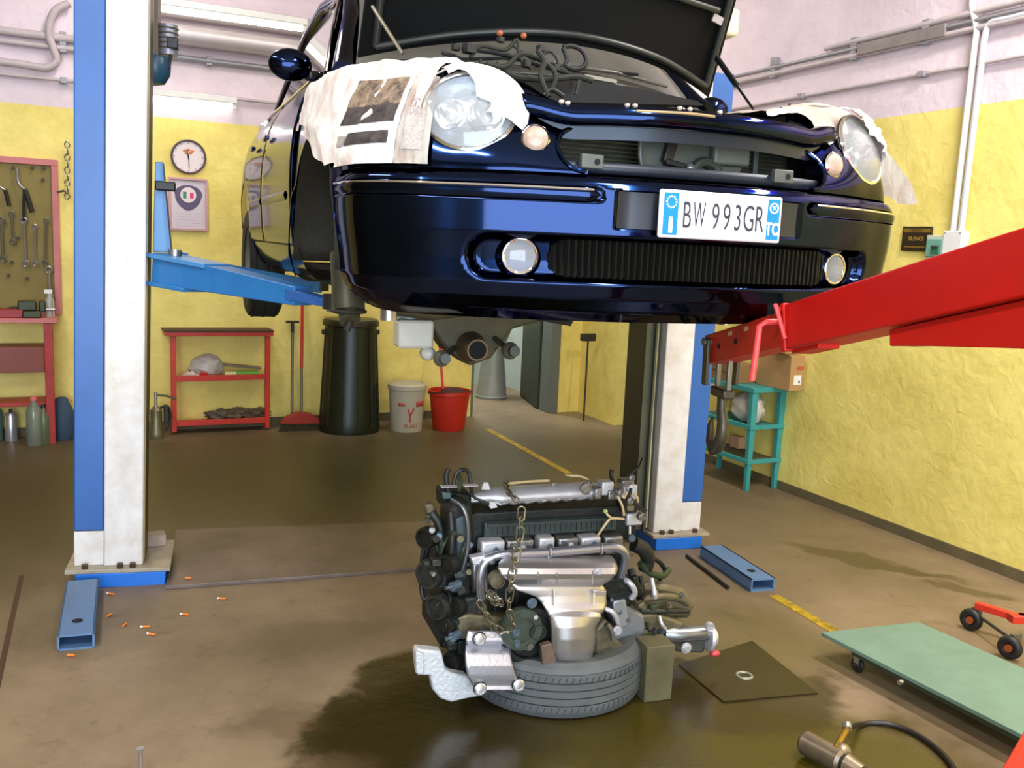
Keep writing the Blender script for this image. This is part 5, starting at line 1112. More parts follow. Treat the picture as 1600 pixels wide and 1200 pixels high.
# ---- bonnet, opened on its rear hinges
th = math.radians(62); hy, hz = 1.22, .985
def hedge(x): return Vector((x, 1.22-.22*(1-(x/.71)**2), .985+.085*(1-(x/.71)**2)))
def hoodp(u, v, d=0):    # u across -1..1, v from hinge edge 0 to the nose 1, d thickness outwards (up/back)
    x = u*(.71-.03*v); e = hedge(u*.71); L = 1.04
    front = Vector((x, e.y*0+1.22-L*math.cos(th), .985+L*math.sin(th)))
    front.y -= -.05*(abs(u))**2; bow = .05*(1-u*u)*math.sin(PI*min(1, v+.0))
    p = Vector((x, e.y+(front.y-e.y)*v, e.z+(front.z-e.z)*v))
    nrm = Vector((0, math.sin(th), math.cos(th)))
    return p+nrm*(bow+d)
HDI = M('bonnet_inner', (6, 7, 7), .75, 0, var=.4, vs=5)
hd = MB(); hd.grid(lambda u, v: hoodp(u*2-1, v), 36, 16); hd.grid(lambda u, v: hoodp(u*2-1, v, .022), 36, 16)
hd.grid(lambda u, v: hoodp(u*2-1, 0, .022*v), 36, 1); hd.grid(lambda u, v: hoodp(u*2-1, 1, .022*v), 36, 1)
for sg in (-1, 1): hd.grid(lambda u, v: hoodp(sg, u, .022*v), 16, 1)
HDI.node_tree.nodes['Principled BSDF'].inputs['Specular IOR Level'].default_value = .12
hdo = hd.build('bonnet', HDI, CARO, ang=50)
def rib(pts, r, nm='bonnet_rib'): MB().tube([hoodp(u, v, -.012) for u, v in pts], r, 10, k=5).build(nm, M('rib_dark', (30, 34, 31), .4, .1), hdo)
rib([(-.9, .30), (-.3, .26), (.3, .26), (.88, .30)], .013); rib([(-.92, .44), (-.3, .40), (.3, .40), (.9, .44)], .011); rib([(-.93, .03), (-.5, .035), (0, .04), (.5, .035), (.93, .03)], .014); rib([(.93, .03), (.94, .4), (.9, .95)], .014); rib([(-.93, .03), (-.94, .4), (-.9, .95)], .014)
MB().box(hoodp(.88, .27, -.02), (.045, .012, .03), tilt=(.3, 'Y')).build('bonnet_clip', STEEL, hdo)
gs = M('gas_strut', (26, 26, 28), .3, .4)
a, b = Vector((.665, 1.13, 1.135)), Vector((.705, .90, .905)); m_ = a.lerp(b, .58); so_ = MB().cyl(a, m_, .011).build('bonnet_strut', gs, CARO); MB().cyl(m_, b, .005).build('strut_rod', gs, so_)
a, b = cv(582, 10, .98), cv(629, 84, .86); so_ = MB().cyl(a, b, .006).build('bonnet_strut', M('strut_bright', (176, 168, 150), .25, .8), CARO)
# ---- wiring harness and hoses lying over the bay
HBK = M('harness_black', (14, 15, 12), .6, var=.3, vs=30); HG = M('harness_green', (30, 32, 18), .7, var=.3, vs=30)
def harn(pts, y, r, mat=HBK): return MB().tube([CF.V(px, py, y) for px, py in pts], r, 8, k=5).build('wiring_hose', mat, CARO)
harn([(722, 75), (760, 80), (800, 88), (845, 102), (880, 112), (905, 125)], .75, .008); harn([(735, 90), (752, 72), (790, 78), (808, 62), (812, 90), (830, 108)], .70, .006, HG)
harn([(760, 100), (790, 104), (815, 84), (850, 96), (868, 118), (858, 150)], .65, .008, HG); harn([(800, 70), (835, 92), (858, 80), (872, 98), (862, 128)], .7, .005)
harn([(880, 74), (886, 92), (884, 102), (898, 108), (912, 104), (916, 92), (908, 78), (893, 72), (880, 74)], .72, .008); harn([(840, 78), (850, 96), (845, 120), (856, 150)], .6, .009, HG)
harn([(905, 125), (900, 148)], .62, .007); harn([(775, 100), (800, 118), (850, 124), (900, 120), (925, 126)], .68, .010, HG); harn([(690, 82), (720, 92), (735, 105), (745, 118)], .72, .006)
harn([(750, 92), (752, 108), (740, 116)], .7, .005); harn([(848, 150), (862, 140), (880, 150)], .6, .008)
for px, py, sz in ((733, 76, .03), (712, 74, .02), (782, 62, .018), (845, 76, .02), (822, 100, .022), (868, 106, .02)): MB().box(CF.V(px, py, .70), (sz*1.2, sz, sz), rz=.4).build('wiring_connector', HBK, CARO, bevel=.003)
for px, py in ((781, 52), (818, 56)): MB().ell(CF.V(px, py, .72), .010).build('orange_plug', M('plug_orange', (150, 80, 40), .5), CARO)
MB().prism([CF.V(x, y, .80) for x, y in ((905, 122), (1000, 138), (1090, 158), (1100, 165), (900, 160), (830, 158), (820, 120))], (0, .06, 0)).build('bay_trough', CBAY, CARO)
MB().beam(CF.V(912, 119, .85), CF.V(962, 128, .85), .02, .012).build('pale_edge_trim', M('edge_pale', (136, 132, 118), .4), CARO)

# ================================================================== NEWSPAPERS ON THE FENDERS
def paper_mat(name, base):
    m = bpy.data.materials.new(name); m.use_nodes = True; nt = m.node_tree; b = nt.nodes['Principled BSDF']; N = nt.nodes.new; L = nt.links.new
    tc = N('ShaderNodeTexCoord'); n = N('ShaderNodeTexNoise'); n.inputs['Scale'].default_value = 9; n.inputs['Detail'].default_value = 5; L(tc.outputs['Object'], n.inputs['Vector'])
    r = N('ShaderNodeValToRGB'); r.color_ramp.elements[0].position = .38; r.color_ramp.elements[1].position = .56; r.color_ramp.elements[0].color = lin((base[0]*.91, base[1]*.84, base[2]*.82))+(1,); r.color_ramp.elements[1].color = lin(base)+(1,); L(n.outputs['Fac'], r.inputs['Fac'])
    L(r.outputs[0], b.inputs['Base Color']); b.inputs['Roughness'].default_value = .85
    n2 = N('ShaderNodeTexNoise'); n2.inputs['Scale'].default_value = 14; n2.inputs['Detail'].default_value = 3; L(tc.outputs['Object'], n2.inputs['Vector'])
    bp = N('ShaderNodeBump'); bp.inputs['Strength'].default_value = .6; bp.inputs['Distance'].default_value = .02; L(n2.outputs['Fac'], bp.inputs['Height']); L(bp.outputs[0], b.inputs['Normal']); return m
PAP = paper_mat('newsprint', (248, 244, 240)); PAPG = paper_mat('newsprint_grey', (176, 170, 160))
def ncr(q, a, f, sd): return a*noise.fractal(Vector((q.x*f+sd, q.y*f, q.z*f)), 1, 2, 3)
def bed(s, w_, lift, sg, na=True):
    # w_: 0 = down at the bumper top, .8 crest, 1.0 bonnet gap, >1 hangs inwards over the bay; <0 hangs free below
    if w_ <= 1:
        q = fsec(s, max(0, w_), lift, na)
        if w_ < 0: q = q+Vector((0, 0, w_*.45))
    else: q = fsec(s, 1, lift, na)+Vector((-.12*(w_-1)*2, 0, -.05*(w_-1)))
    return mir(q, sg)
def paper(name, lab, sg, s0, s1, lo, hi, lift, mat, seed, nu=60, nv=40, par=None, crump=.008, tagit=True):
    mb = MB()
    def fn(u, v):
        s = s0+(s1-s0)*u; a = lo(u); b = hi(u); w_ = a+(b-a)*v
        q = bed(s, w_, lift, sg); p, n = PL(s); k = abs(ncr(q, crump, 9, seed))+abs(ncr(q, crump*.5, 25, seed+3))
        return CF.wld(q+mir(Vector((n.x*k, n.y*k, k*1.2)), sg))
    mb.grid(fn, nu, nv)
    if par is None: return mb.build(name, mat, label=lab, cat='newspaper', ang=70, group=None)
    return mb.build(name, mat, par, ang=70)
jag = lambda u, s, a: a*noise.noise(Vector((u*9, s, 0)))
sR, sQ = s_of_x(.55), s_of_y(1.22)
n1 = paper('newspaper_sheet', 'big white crumpled newspaper draped over the fender behind the left headlight', -1, s_of_y(.20), s_of_y(1.36), lambda u: .05+jag(u, 2, .05)+.46*smooth(.42, 1, u), lambda u: 1.35-.1*u+jag(u, 5, .1), .012, PAP, 1)
# folded page with printed picture hanging down at the side, as a thing with printed blocks
def page(nm, lab, sg, s0, s1, a, b, lift, mat, seed, blocks):
    c0 = CF.wld(bed((s0+s1)/2, a, lift, sg)); t = thing(nm, lab, 'newspaper', (c0.x, c0.y, c0.z), CAR0.yaw); f = FR[t.name]
    def pt(u, v, e=0):
        s = s0+(s1-s0)*u; q = bed(s, a+(b-a)*v, lift+e, sg); k = .010*math.sin(u*7+1)*(v-.2)+ncr(Vector((u, v, 0)), .006, 4, seed); p, n = PL(s); return f.loc(CF.wld(q+mir(n*k, sg)))
    MB().grid(lambda u, v: pt(u, v), 24, 24).build('page', mat, t, ang=70)
    for (u0, v0, u1, v1, m_, nm2) in blocks: MB().grid(lambda u, v: pt(u0+(u1-u0)*u, v0+(v1-v0)*v, .0025), 10, 10).build(nm2, m_, t, ang=70)
    return t
PHD = M('print_photo_dark', (84, 74, 70), .8, var=.55, vs=28, dark=(36, 30, 30)); PHM = M('print_photo_brown', (176, 150, 124), .8, var=.5, vs=24, dark=(70, 58, 50)); PHG = M('print_column', (190, 178, 172), .85, var=.35, vs=160)
page('newspaper_page', 'newspaper page with a dark printed photo hanging in front of the wheel', -1, s_of_y(.25), s_of_y(.56), .02, .74, .024, PAP, 4, [(.05, .66, .95, .98, PHM, 'printed_photo'), (.05, .46, .95, .67, PHD, 'printed_photo'), (.08, .22, .75, .36, PHD, 'printed_photo'), (.78, .22, .95, .34, PHG, 'printed_column')])
page('newspaper_page', 'narrow pale newspaper page beside the left headlight', -1, s_of_x(.735), s_of_y(.25), .02, .78, .021, PAPG, 6, [(.2, .15, .8, .6, PHG, 'printed_column')])
# torn flap over the top of the left headlight
fl_ = MB()
def flap(sg, seed, a0, a1, r0, r1, off):
    N = mir(HN, sg); A = mir(HA, sg); Bv = mir(HB, sg); c = mir(hc_, sg)
    def fn(u, v):
        a = a0+(a1-a0)*u; r = r0(u)+(r1-r0(u))*v; k = ncr(Vector((u*2, v*2, seed)), .016, 2, seed)
        q = c+A*(HRa*r*math.cos(a)*sg*sg)+Bv*(HRb*r*math.sin(a))+N*(off+.03*(1-min(1, abs(r-.8)*1.4))+abs(k)-.10*max(0, r-1.05)); return CF.wld(q)
    return MB().grid(fn, 40, 14)
flap(-1, 3, math.radians(62), math.radians(200), lambda u: .42+.14*math.sin(u*9)+.45*(1-u)**3, 1.36, .022).build('newspaper_flap', PAP, label='torn white newspaper edge folded over the top of the left headlight', cat='newspaper', ang=70)
# right fender
flap(-1, 5, math.radians(-5), math.radians(66), lambda u: 1.09+.03*math.sin(u*20), 1.2, .012).build('newspaper_scrap', PAP, label='thin torn newspaper strip along the right rim of the left headlight', cat='newspaper', ang=70)
n2 = paper('newspaper_sheet', 'grey newspaper draped over the far right fender above its headlight', 1, s_of_x(.49), s_of_y(1.15), lambda u: .66-.10*(1-smooth(0, .10, u))+jag(u, 8, .05)-.35*smooth(.40, .6, u), lambda u: 1.30+jag(u, 3, .1), .010, PAPG, 9)
flap(1, 9, math.radians(-12), math.radians(105), lambda u: .62+.12*math.sin(u*7+1), 1.30, .020).build('newspaper_flap', PAP, label='white newspaper strip over the upper edge of the right headlight', cat='newspaper', ang=70)
hg_ = MB()
hq = [CF.V(x, y, yy) for x, y, yy in ((1374, 220, .34), (1400, 240, .40), (1424, 286, .55), (1430, 318, .55), (1380, 304, .36), (1393, 270, .33))]
def hang2(u, v):
    top = hq[0].lerp(hq[2], u); bot = hq[4].lerp(hq[3], u); q = top.lerp(bot, v); return CF.wld(q+Vector((.014*math.sin(u*8)*v, 0, -.015*math.sin(u*3.1)*v)))
hg_.grid(hang2, 16, 12); hg_.build('newspaper_flap', paper_mat('newsprint_shade', (150, 150, 146)), label='grey newspaper corner hanging beyond the right headlight', cat='newspaper', ang=70)

# ================================================================== TYRE ON THE FLOOR
TY0 = Vector((1.64, 2.85, 0))
TG = M('tyre_dusty', (92, 96, 96), .7, var=.25, vs=10); TGD = M('tyre_groove_dark', (44, 46, 46), .85)
t = thing('tyre', 'grey dusty tyre lying flat on the floor under the engine', 'tyre', TY0)
R, Wt = .335, .20
prof = [(R*.66, .02), (R*.80, .004), (R*.90, .0), (R*.965, .012), (R*.992, .03)]
for i in range(5):
    z0 = .035+i*.027; prof += [(R*1.0, z0), (R*1.0, z0+.019), (R*.985, z0+.021), (R*.985, z0+.025)]
prof += [(R*.992, Wt-.028), (R*.965, Wt-.012), (R*.90, Wt), (R*.80, Wt-.004), (R*.66, Wt-.02), (R*.70, Wt-.06), (R*.70, .06), (R*.66, .02)]
MB().lathe(prof, n=72, close=False).build('tread', TG, t, ang=30)
for i in range(4): MB().torus((0, 0, .035+i*.027+.023), R*.986, .0022, (0, 0, 1), 72, 6).build('tread_groove', TGD, t)
sp_ = MB()
for i in range(90):
    a = i*2*PI/90
    for j in (0, 4): z = .044+j*.027; sp_.beam((R*1.001*math.cos(a), R*1.001*math.sin(a), z-.008), (R*1.001*math.cos(a+.02), R*1.001*math.sin(a+.02), z+.010), .003, .002)
sp_.build('tread_sipes', TGD, t, kind='stuff', smooth=False)

# ================================================================== THE ENGINE
EN = thing('engine', 'removed car engine with silver exhaust shields standing on the tyre', 'engine', (TY0.x, TY0.y, .16), math.radians(-7.6)); EF = FR[EN.name]
def e(px, py, y=-.2): return EF.V(px, py, y)
IRB = M('engine_iron', (60, 62, 56), .5, .5, var=.5, vs=18, bump=.4, bs=40); IRD = M('engine_dark', (26, 28, 24), .55, .3, var=.4, vs=20, bump=.3)
ALU = M('engine_alloy', (150, 150, 148), .36, .85, var=.3, vs=22, bump=.3, bs=50); ALB = M('bright_alloy', (206, 204, 208), .42, .55, var=.12, vs=14, bump=.15)
SHD = M('heat_shield', (214, 210, 210), .34, .9, var=.1, vs=6, bump=.12, bs=14); TAN = M('wire_tan', (196, 170, 124), .5); TEL = M('cover_teal', (44, 56, 54), .45, .1, var=.3, vs=16)
BLB = M('bolt_bluegrey', (104, 122, 136), .3, .6); RST = M('rusty_bracket', (120, 98, 84), .55, .4, var=.35, vs=18); GRM = M('grimy_casting', (122, 112, 86), .5, .5, var=.4, vs=14, bump=.5, bs=30); GRN = M('engine_green', (46, 60, 30), .6, var=.4, vs=25)
def pr(pts, y, dep, name, mat, parent=None, bevel=.004, lab=None):     # outline in the picture plane at depth y, extruded back
    return MB().prism([e(px, py, y) for px, py in pts], (0, dep, 0)).build(name, mat, parent or EN, bevel=bevel, label=lab)
def tb(pts, r, name, mat, parent=None, k=5, n=12, lab=None):          # pts: (px,py,y)
    return MB().tube([e(*p) for p in pts], r, n, k=k).build(name, mat, parent or EN, label=lab)
def bolt(px, py, y, r=.010, mat=None, parent=None, L=.016):
    c = e(px, py, y); mb = MB(); mb.cyl(c, c-Vector((0, L, 0)), r, 6); mb.cyl(c+Vector((0, .001, 0)), c-Vector((0, L*.3, 0)), r*1.5, 16); return mb.build('bolt', mat or BLB, parent or EN)
def disc(px, py, y, r, L, name, mat, ax=(0, -1, 0), parent=None, rim=.8):
    c = e(px, py, y); return MB().lathe([(r, 0), (r, L*.8), (r*.94, L), (r*rim, L), (r*rim*.95, L*.7), (.004, L*.75)], c, ax, 28).build(name, mat, parent or EN)
# block and head bodies
a, b = e(690, 1060, -.13), e(985, 860, -.13)
BLK_ = MB().b2((a.x, -.10, .045), (b.x, .20, b.z)).build('engine_block', IRD, EN, bevel=.012)
a2, b2_ = e(735, 862, -.10), e(1000, 790, -.10)
MB().b2((a2.x, -.085, a2.z), (b2_.x, .16, b2_.z)).build('cylinder_head', IRD, EN, bevel=.008)
for i in range(9):       # block ribs and bosses
    x = a.x+.03+i*(b.x-a.x-.05)/8; MB().b2((x-.006, -.112, .06), (x+.006, -.10, b.z-.03)).build('block_rib', IRB, BLK_, bevel=.002)
MB().b2((a.x+.02, -.12, .042), (b.x-.08, .18, .075)).build('sump_rail', IRB, EN, bevel=.006)
# cam cover: rounded silver bar
c0, c1 = e(738, 781, -.06), e(942, 768, -.06)
mb = MB(); 
def camp(u, v):
    c = c0.lerp(c1, u); w_ = .045*min(1, 3*u+.35, 6*(1-u)+.55); h_ = .030*min(1, 3*u+.4, 6*(1-u)+.6); a = -.25*PI+v*1.5*PI*.87; return c+Vector((0, -math.cos(a)*w_*1.1+.03, math.sin(a)*h_))
mb.grid(camp, 40, 14); cam_o = mb.build('cam_cover', ALB, EN)
MB().tube([camp(k/30, .05)+Vector((0, 0, -.004+.003*(k % 3))) for k in range(31)], .006, 8).build('cover_flange', ALU, cam_o)
for u in (.28, .62, .9): MB().cyl(camp(u, .5), camp(u, .5)+Vector((0, 0, .012)), .009, 6).build('bolt', ALU, cam_o)
disc(915, 763, -.12, .022, .01, 'filler_cap', ALU)
MB().b2(e(735, 812, -.03)+Vector((0, 0, 0)), e(985, 782, .12)).build('head_dark_band', IRD, EN, bevel=.005)
# finned cover under the dark band
f0, f1 = e(756, 842, -.115), e(965, 806, -.115)
fo_ = MB().b2((f0.x, -.115, f0.z), (f1.x, .04, f1.z)).build('coil_cover', TEL, EN, bevel=.006)
for i in range(24): x = f0.x+.03+i*(f1.x-f0.x-.05)/23; MB().b2((x-.0025, -.121, f0.z+.012), (x+.0025, -.115, f1.z-.012)).build('cover_fin', TEL, fo_)
MB().b2((f0.x+.01, -.125, f1.z-.012), (f1.x-.02, -.112, f1.z-.002)).build('cover_lip', TEL, fo_)
# lumpy silver manifold flange
for i, (x0, x1, yt, yb) in enumerate(((752, 790, 845, 872), (792, 835, 843, 868), (842, 868, 840, 866), (872, 905, 840, 862), (908, 940, 839, 860), (944, 975, 838, 868))):
    m_ = MB(); p, q = e(x0, yb, -.16), e(x1, yt, -.16); m_.b2((p.x, -.16, p.z), (q.x, -.10, q.z)); fo2 = m_.build('manifold_flange', ALB if i % 2 == 0 else ALU, EN, bevel=.008)
    bolt((x0+x1)/2+4, (yt+yb)/2+1, -.162, .007, ALB if i % 2 else BLB, fo2, .010)
# coolant pipe across the front
tb([(752, 935, -.19), (750, 905, -.20), (755, 882, -.20), (772, 870, -.20), (800, 866, -.20), (860, 863, -.20), (920, 858, -.20), (955, 855, -.20), (972, 860, -.20), (977, 875, -.19), (970, 900, -.17)], .0165, 'coolant_pipe', M('pipe_silver', (178, 180, 192), .25, .85, var=.1), k=6, n=16)
for px, py in ((858, 863), (938, 857)): MB().torus(e(px, py, -.20), .019, .005, (1, 0, .02), 18, 8).build('pipe_clamp', ALU, EN)
bolt(768, 876, -.205, .008, ALU); pr([(736, 872), (760, 868), (768, 880), (740, 884)], -.20, .04, 'pipe_bracket', ALB); tb([(857, 868, -.21), (857, 895, -.23)], .004, 'bracket_stud', ALU, k=1); 
pr([(738, 880), (762, 884), (765, 930), (742, 925)], -.19, .05, 'thermostat_housing', ALU, bevel=.008); disc(774, 903, -.22, .028, .03, 'exhaust_port', GRM)
# exhaust manifold heat shield: top roll, middle sheet, barrel
def sheet(rows, name, mat, nn=22, lab=None, parent=None, thick=.0015):
    # rows: (py, xl, xr, y depth, bulge) -> pressed sheet
    rs = rows
    mb = MB()
    def fn(u, v):
        k = v*(len(rs)-1); i = min(int(k), len(rs)-2); f = k-i; f = f*f*(3-2*f)*.5+f*.5
        r = [rs[i][j]+(rs[i+1][j]-rs[i][j])*f for j in range(5)]
        px = r[1]+(r[2]-r[1])*u; y = r[3]-r[4]*math.sin(PI*u)**.6
        return e(px, r[0]+(3 if False else 0), y)
    mb.grid(fn, nn, 6*(len(rs)-1)); return mb.build(name, mat, parent or EN, thick=thick, label=lab)
hs = sheet([(868, 800, 955, -.185, .0), (874, 784, 960, -.222, .006), (880, 779, 963, -.248, .008), (888, 778, 965, -.270, .010), (897, 782, 963, -.282, .010), (905, 790, 956, -.276, .010), (912, 802, 945, -.255, .008), (917, 812, 938, -.232, .004)], 'exhaust_shield_top', SHD, 30, 'bulging bright exhaust heat shield')
hs2 = sheet([(912, 796, 940, -.226, .006), (922, 806, 947, -.232, .008), (932, 836, 947, -.236, .008), (942, 846, 948, -.240, .010), (952, 852, 946, -.250, .012), (964, 858, 936, -.255, .014)], 'exhaust_shield_middle', SHD, 24)
hs3 = sheet([(952, 862, 938, -.245, .010), (964, 858, 940, -.258, .030), (980, 860, 931, -.262, .040), (1000, 861, 930, -.262, .042), (1018, 862, 928, -.258, .040), (1032, 868, 922, -.25, .034), (1038, 882, 912, -.24, .022)], 'catalyst_barrel_shield', SHD, 26)
for x0, x1 in ((839, 841), (868, 870), (925, 927)): MB().tube([e(x0, 884, -.262), e(x1, 900, -.300), e(x1, 912, -.285)], .0028, 6).build('pressed_bead', SHD, hs)
for x0 in (866, 928): MB().tube([e(x0, 922, -.252), e(x0, 945, -.262)], .003, 6).build('pressed_bead', SHD, hs2)
pr([(928, 922), (948, 924), (946, 932), (930, 930)], -.27, .01, 'shield_tab', SHD, hs2, .002); bolt(934, 892, -.285, .008, ALB, hs)
MB().b2(e(856, 1036, -.235), e(872, 1000, -.20)).build('shield_foot', RST, EN, bevel=.003)
pr([(846, 1010), (862, 1005), (870, 1030), (868, 1072), (858, 1068), (852, 1045), (848, 1040)], -.275, .03, 'rusty_support', RST); pr([(868, 1020), (882, 1012), (890, 1020), (880, 1030), (874, 1060), (868, 1066)], -.262, .03, 'rusty_support', RST)
# dark round compressor beneath the shield with crescent shadow
disc(822, 985, -.18, .105, .05, 'compressor_body', IRD, rim=.78); disc(812, 980, -.225, .075, .03, 'compressor_face', M('casting_greenish', (74, 84, 72), .45, .4, var=.4, vs=18), rim=.6)
bolt(831, 942, -.24, .012, BLB); bolt(835, 962, -.24, .008, ALB); bolt(806, 1005, -.25, .010); bolt(806, 988, -.25, .009, BLB); bolt(826, 1008, -.25, .012, ALU); disc(838, 985, -.235, .03, .02, 'compressor_hub', IRB)
# curved alloy mount with three bolts
mt2 = MB()
def mount(u, v):
    rows = [(986, 731, 797, -.215), (1000, 728, 797, -.232), (1006, 728, 797, -.20), (1022, 727, 797, -.235), (1040, 728, 800, -.262), (1056, 731, 806, -.262), (1070, 738, 814, -.245), (1078, 742, 820, -.25)]
    k = v*(len(rows)-1); i = min(int(k), len(rows)-2); f = k-i; r = [rows[i][j]+(rows[i+1][j]-rows[i][j])*f for j in range(4)]
    return e(r[1]+(r[2]-r[1])*u, r[0], r[3]-.01)
mt2.grid(mount, 16, 40); mo2 = mt2.build('engine_mount', M('cast_mount', (206, 206, 214), .32, .8, bump=.08, bs=80, var=.08, vs=20), EN, thick=.012, label='bright cast alloy mount with three bolts')
for px, py, yy in ((749, 998, -.252), (750, 1076, -.27), (810, 1070, -.272)):
    c = e(px, py, yy); mb = MB(); mb.lathe([(.021, 0), (.021, .008), (.016, .011), (.014, .008), (.008, .009), (.001, .009)], c, (0, -1, .1), 24); bo = mb.build('mount_bolt', M('bolt_white_alloy', (222, 222, 226), .25, .8), mo2); MB().torus(c, .021, .003, (0, -1, 0), 24, 6).build('bolt_ring', IRD, mo2)
# pale L-shaped casting at the lower left
lc = pr([(648, 1020), (652, 1014), (690, 1018), (696, 1045), (705, 1052), (728, 1056), (738, 1066), (750, 1072), (752, 1088), (730, 1092), (705, 1098), (688, 1092), (676, 1078), (672, 1056), (652, 1056)], -.20, .045, 'pale_arm_casting', M('cast_pale', (204, 206, 208), .5, .3, bump=.4, bs=70, var=.08), bevel=.007, lab='pale rough cast arm at lower left')
pr([(650, 1018), (663, 1022), (663, 1055), (650, 1053)], -.215, .02, 'arm_boss', MC['cast_pale'], lc)
# timing side at the left: belt covers, pulleys, belts, hoses
pr([(700, 800), (718, 782), (738, 790), (742, 860), (738, 930), (726, 1000), (714, 1010), (702, 960), (696, 880)], -.12, .12, 'timing_cover', IRD, bevel=.012)
pr([(712, 812), (728, 805), (734, 850), (728, 905), (716, 900)], -.135, .02, 'timing_cover_front', M('cover_bluegreen', (64, 78, 82), .5, .1, var=.3), bevel=.006)
tb([(706, 780, -.12), (722, 792, -.15), (730, 815, -.16), (731, 850, -.16), (724, 885, -.155), (716, 905, -.14)], .0075, 'dipstick_tube', M('tube_steel_dark', (112, 116, 120), .3, .8)); tb([(704, 800, -.14), (706, 850, -.16), (700, 900, -.14)], .010, 'timing_hose', BLK)
tb([(702, 905, -.10), (690, 880, -.09), (680, 850, -.08), (668, 842, -.07), (660, 870, -.06), (658, 910, -.06), (662, 935, -.07), (676, 930, -.08)], .008, 'drive_belt', BLK, k=6); tb([(671, 840, -.05), (663, 880, -.05), (664, 920, -.05)], .012, 'drive_belt', IRD)
for px, py, r_, yy in ((676, 895, .050, -.10), (690, 945, .045, -.12), (672, 838, .038, -.08), (705, 880, .036, -.16), (700, 975, .040, -.13), (712, 1030, .035, -.12), (716, 945, .04, -.14)):
    disc(px, py, yy, r_, .035, 'pulley', IRB if r_ > .04 else IRD, ax=(-.75, -.6, 0), rim=.75)
for px, py in ((706, 917), (706, 996)): 
    c = e(px, py, -.20); mb = MB(); mb.cyl(c+Vector((.03, .02, 0)), c, .016, 14); mb.cyl(c, c-Vector((.022, .008, 0)), .006, 10); mb.build('pulley_bolt', BLB, EN)
pr([(664, 790), (676, 786), (684, 800), (680, 812), (668, 806)], -.06, .04, 'hose_connector', GRM, bevel=.006); tb([(674, 800, -.06), (686, 820, -.07), (690, 850, -.08), (685, 880, -.08)], .015, 'coolant_hose', IRB); tb([(680, 880, -.10), (690, 898, -.12), (692, 912, -.10)], .018, 'alternator_nose', ALU)
pr([(683, 815), (700, 820), (700, 860), (688, 868), (680, 850)], -.07, .05, 'alternator_case', GRM, bevel=.01); pr([(714, 965), (732, 960), (800, 968), (798, 988), (730, 1000), (716, 1000)], -.17, .09, 'mount_pad', GRM, bevel=.008)
pr([(724, 935), (760, 930), (770, 965), (728, 968)], -.15, .08, 'side_casting', IRB, bevel=.01); pr([(733, 1000), (727, 1070), (716, 1040), (716, 1002)], -.14, .1, 'side_web', IRD, bevel=.004)
# top left hoses and sensors
tb([(700, 770, -.02), (697, 745, -.02), (700, 733, -.02)], .010, 'stub_hose', BLK); tb([(708, 762, -.03), (712, 742, -.02), (722, 734, -.02), (732, 738, -.01), (736, 758, -.02), (738, 775, -.04)], .0075, 'breather_hose', BLK, k=6); tb([(716, 768, -.04), (720, 752, -.02), (716, 742, .0)], .008, 'breather_hose', GRN)
MB().b2(e(690, 763, -.06), e(712, 757, -.03)).build('sensor_clip', ALB, EN, bevel=.002); MB().b2(e(726, 761, -.07), e(744, 755, -.04)).build('sensor_clip', ALB, EN, bevel=.002); pr([(752, 765), (757, 754), (763, 754), (767, 766)], -.08, .015, 'lifting_eye', ALB, bevel=.002)
pr([(761, 786), (773, 784), (778, 793), (767, 795)], -.12, .01, 'cable_tag', ALB, bevel=.001); tb([(733, 770, -.08), (742, 778, -.11), (756, 784, -.12), (764, 788, -.12)], .005, 'sensor_cable', BLK)
pr([(690, 768), (738, 772), (740, 800), (720, 806), (692, 795)], -.03, .10, 'belt_cover_top', IRD, bevel=.01); pr([(692, 770), (704, 770), (706, 780), (693, 780)], -.05, .02, 'cover_corner', M('corner_teal', (70, 92, 90), .4), bevel=.003)
tb([(790, 756, -.02), (830, 752, .0), (858, 751, .0)], .005, 'fuel_rail_wire', TAN)
# top right: injector rail, sensors and tan wires
for px, py, w_, h_, yy, m_ in ((950, 764, 20, 22, -.09, ALB), (962, 774, 24, 16, -.10, ALU), (985, 770, 24, 24, -.08, ALB), (982, 755, 20, 10, -.05, ALU), (992, 812, 26, 20, -.10, ALB), (978, 800, 14, 18, -.07, ALU), (986, 795, 12, 10, -.12, GRM), (935, 772, 12, 18, -.10, ALU), (975, 790, 10, 20, -.10, IRD)):
    a = e(px-w_/2, py+h_/2, yy); b = e(px+w_/2, py-h_/2, yy); MB().b2(a, (b.x, yy+.05, b.z)).build('sensor_body', m_, EN, bevel=.005)
for px, py, r_ in ((966, 768, .012), (982, 780, .014), (1000, 806, .016), (984, 745, .012)): disc(px, py, -.13, r_, .02, 'round_sensor', ALU)
for pts in ([(884, 742, .0), (892, 743, -.02), (905, 744, -.02), (918, 749, -.02), (925, 756, -.03)], [(933, 838, -.13), (942, 825, -.15), (952, 812, -.15), (960, 810, -.15), (975, 811, -.14)], [(946, 800, -.15), (950, 805, -.16), (957, 811, -.15)], [(965, 775, -.13), (972, 790, -.14), (975, 805, -.13)], [(990, 770, -.12), (996, 778, -.12), (997, 784, -.11)], [(970, 765, -.13), (975, 778, -.14), (980, 768, -.14)]):
    tb(pts, .0045, 'tan_wire', TAN, n=8)
MB().ell(e(946, 799, -.155), (.009, .008, .008)).build('plug_green', M('plug_green', (150, 170, 100), .4), EN)
tb([(984, 748, -.02), (988, 738, .0), (998, 730, .0), (1004, 716, .03)], .005, 'thin_black_pipe', BLK); tb([(958, 755, -.02), (955, 742, .0), (956, 734, .0)], .008, 'stub_hose', BLK); tb([(978, 780, -.14), (984, 772, -.15), (986, 764, -.14)], .006, 'stub_hose', BLK)
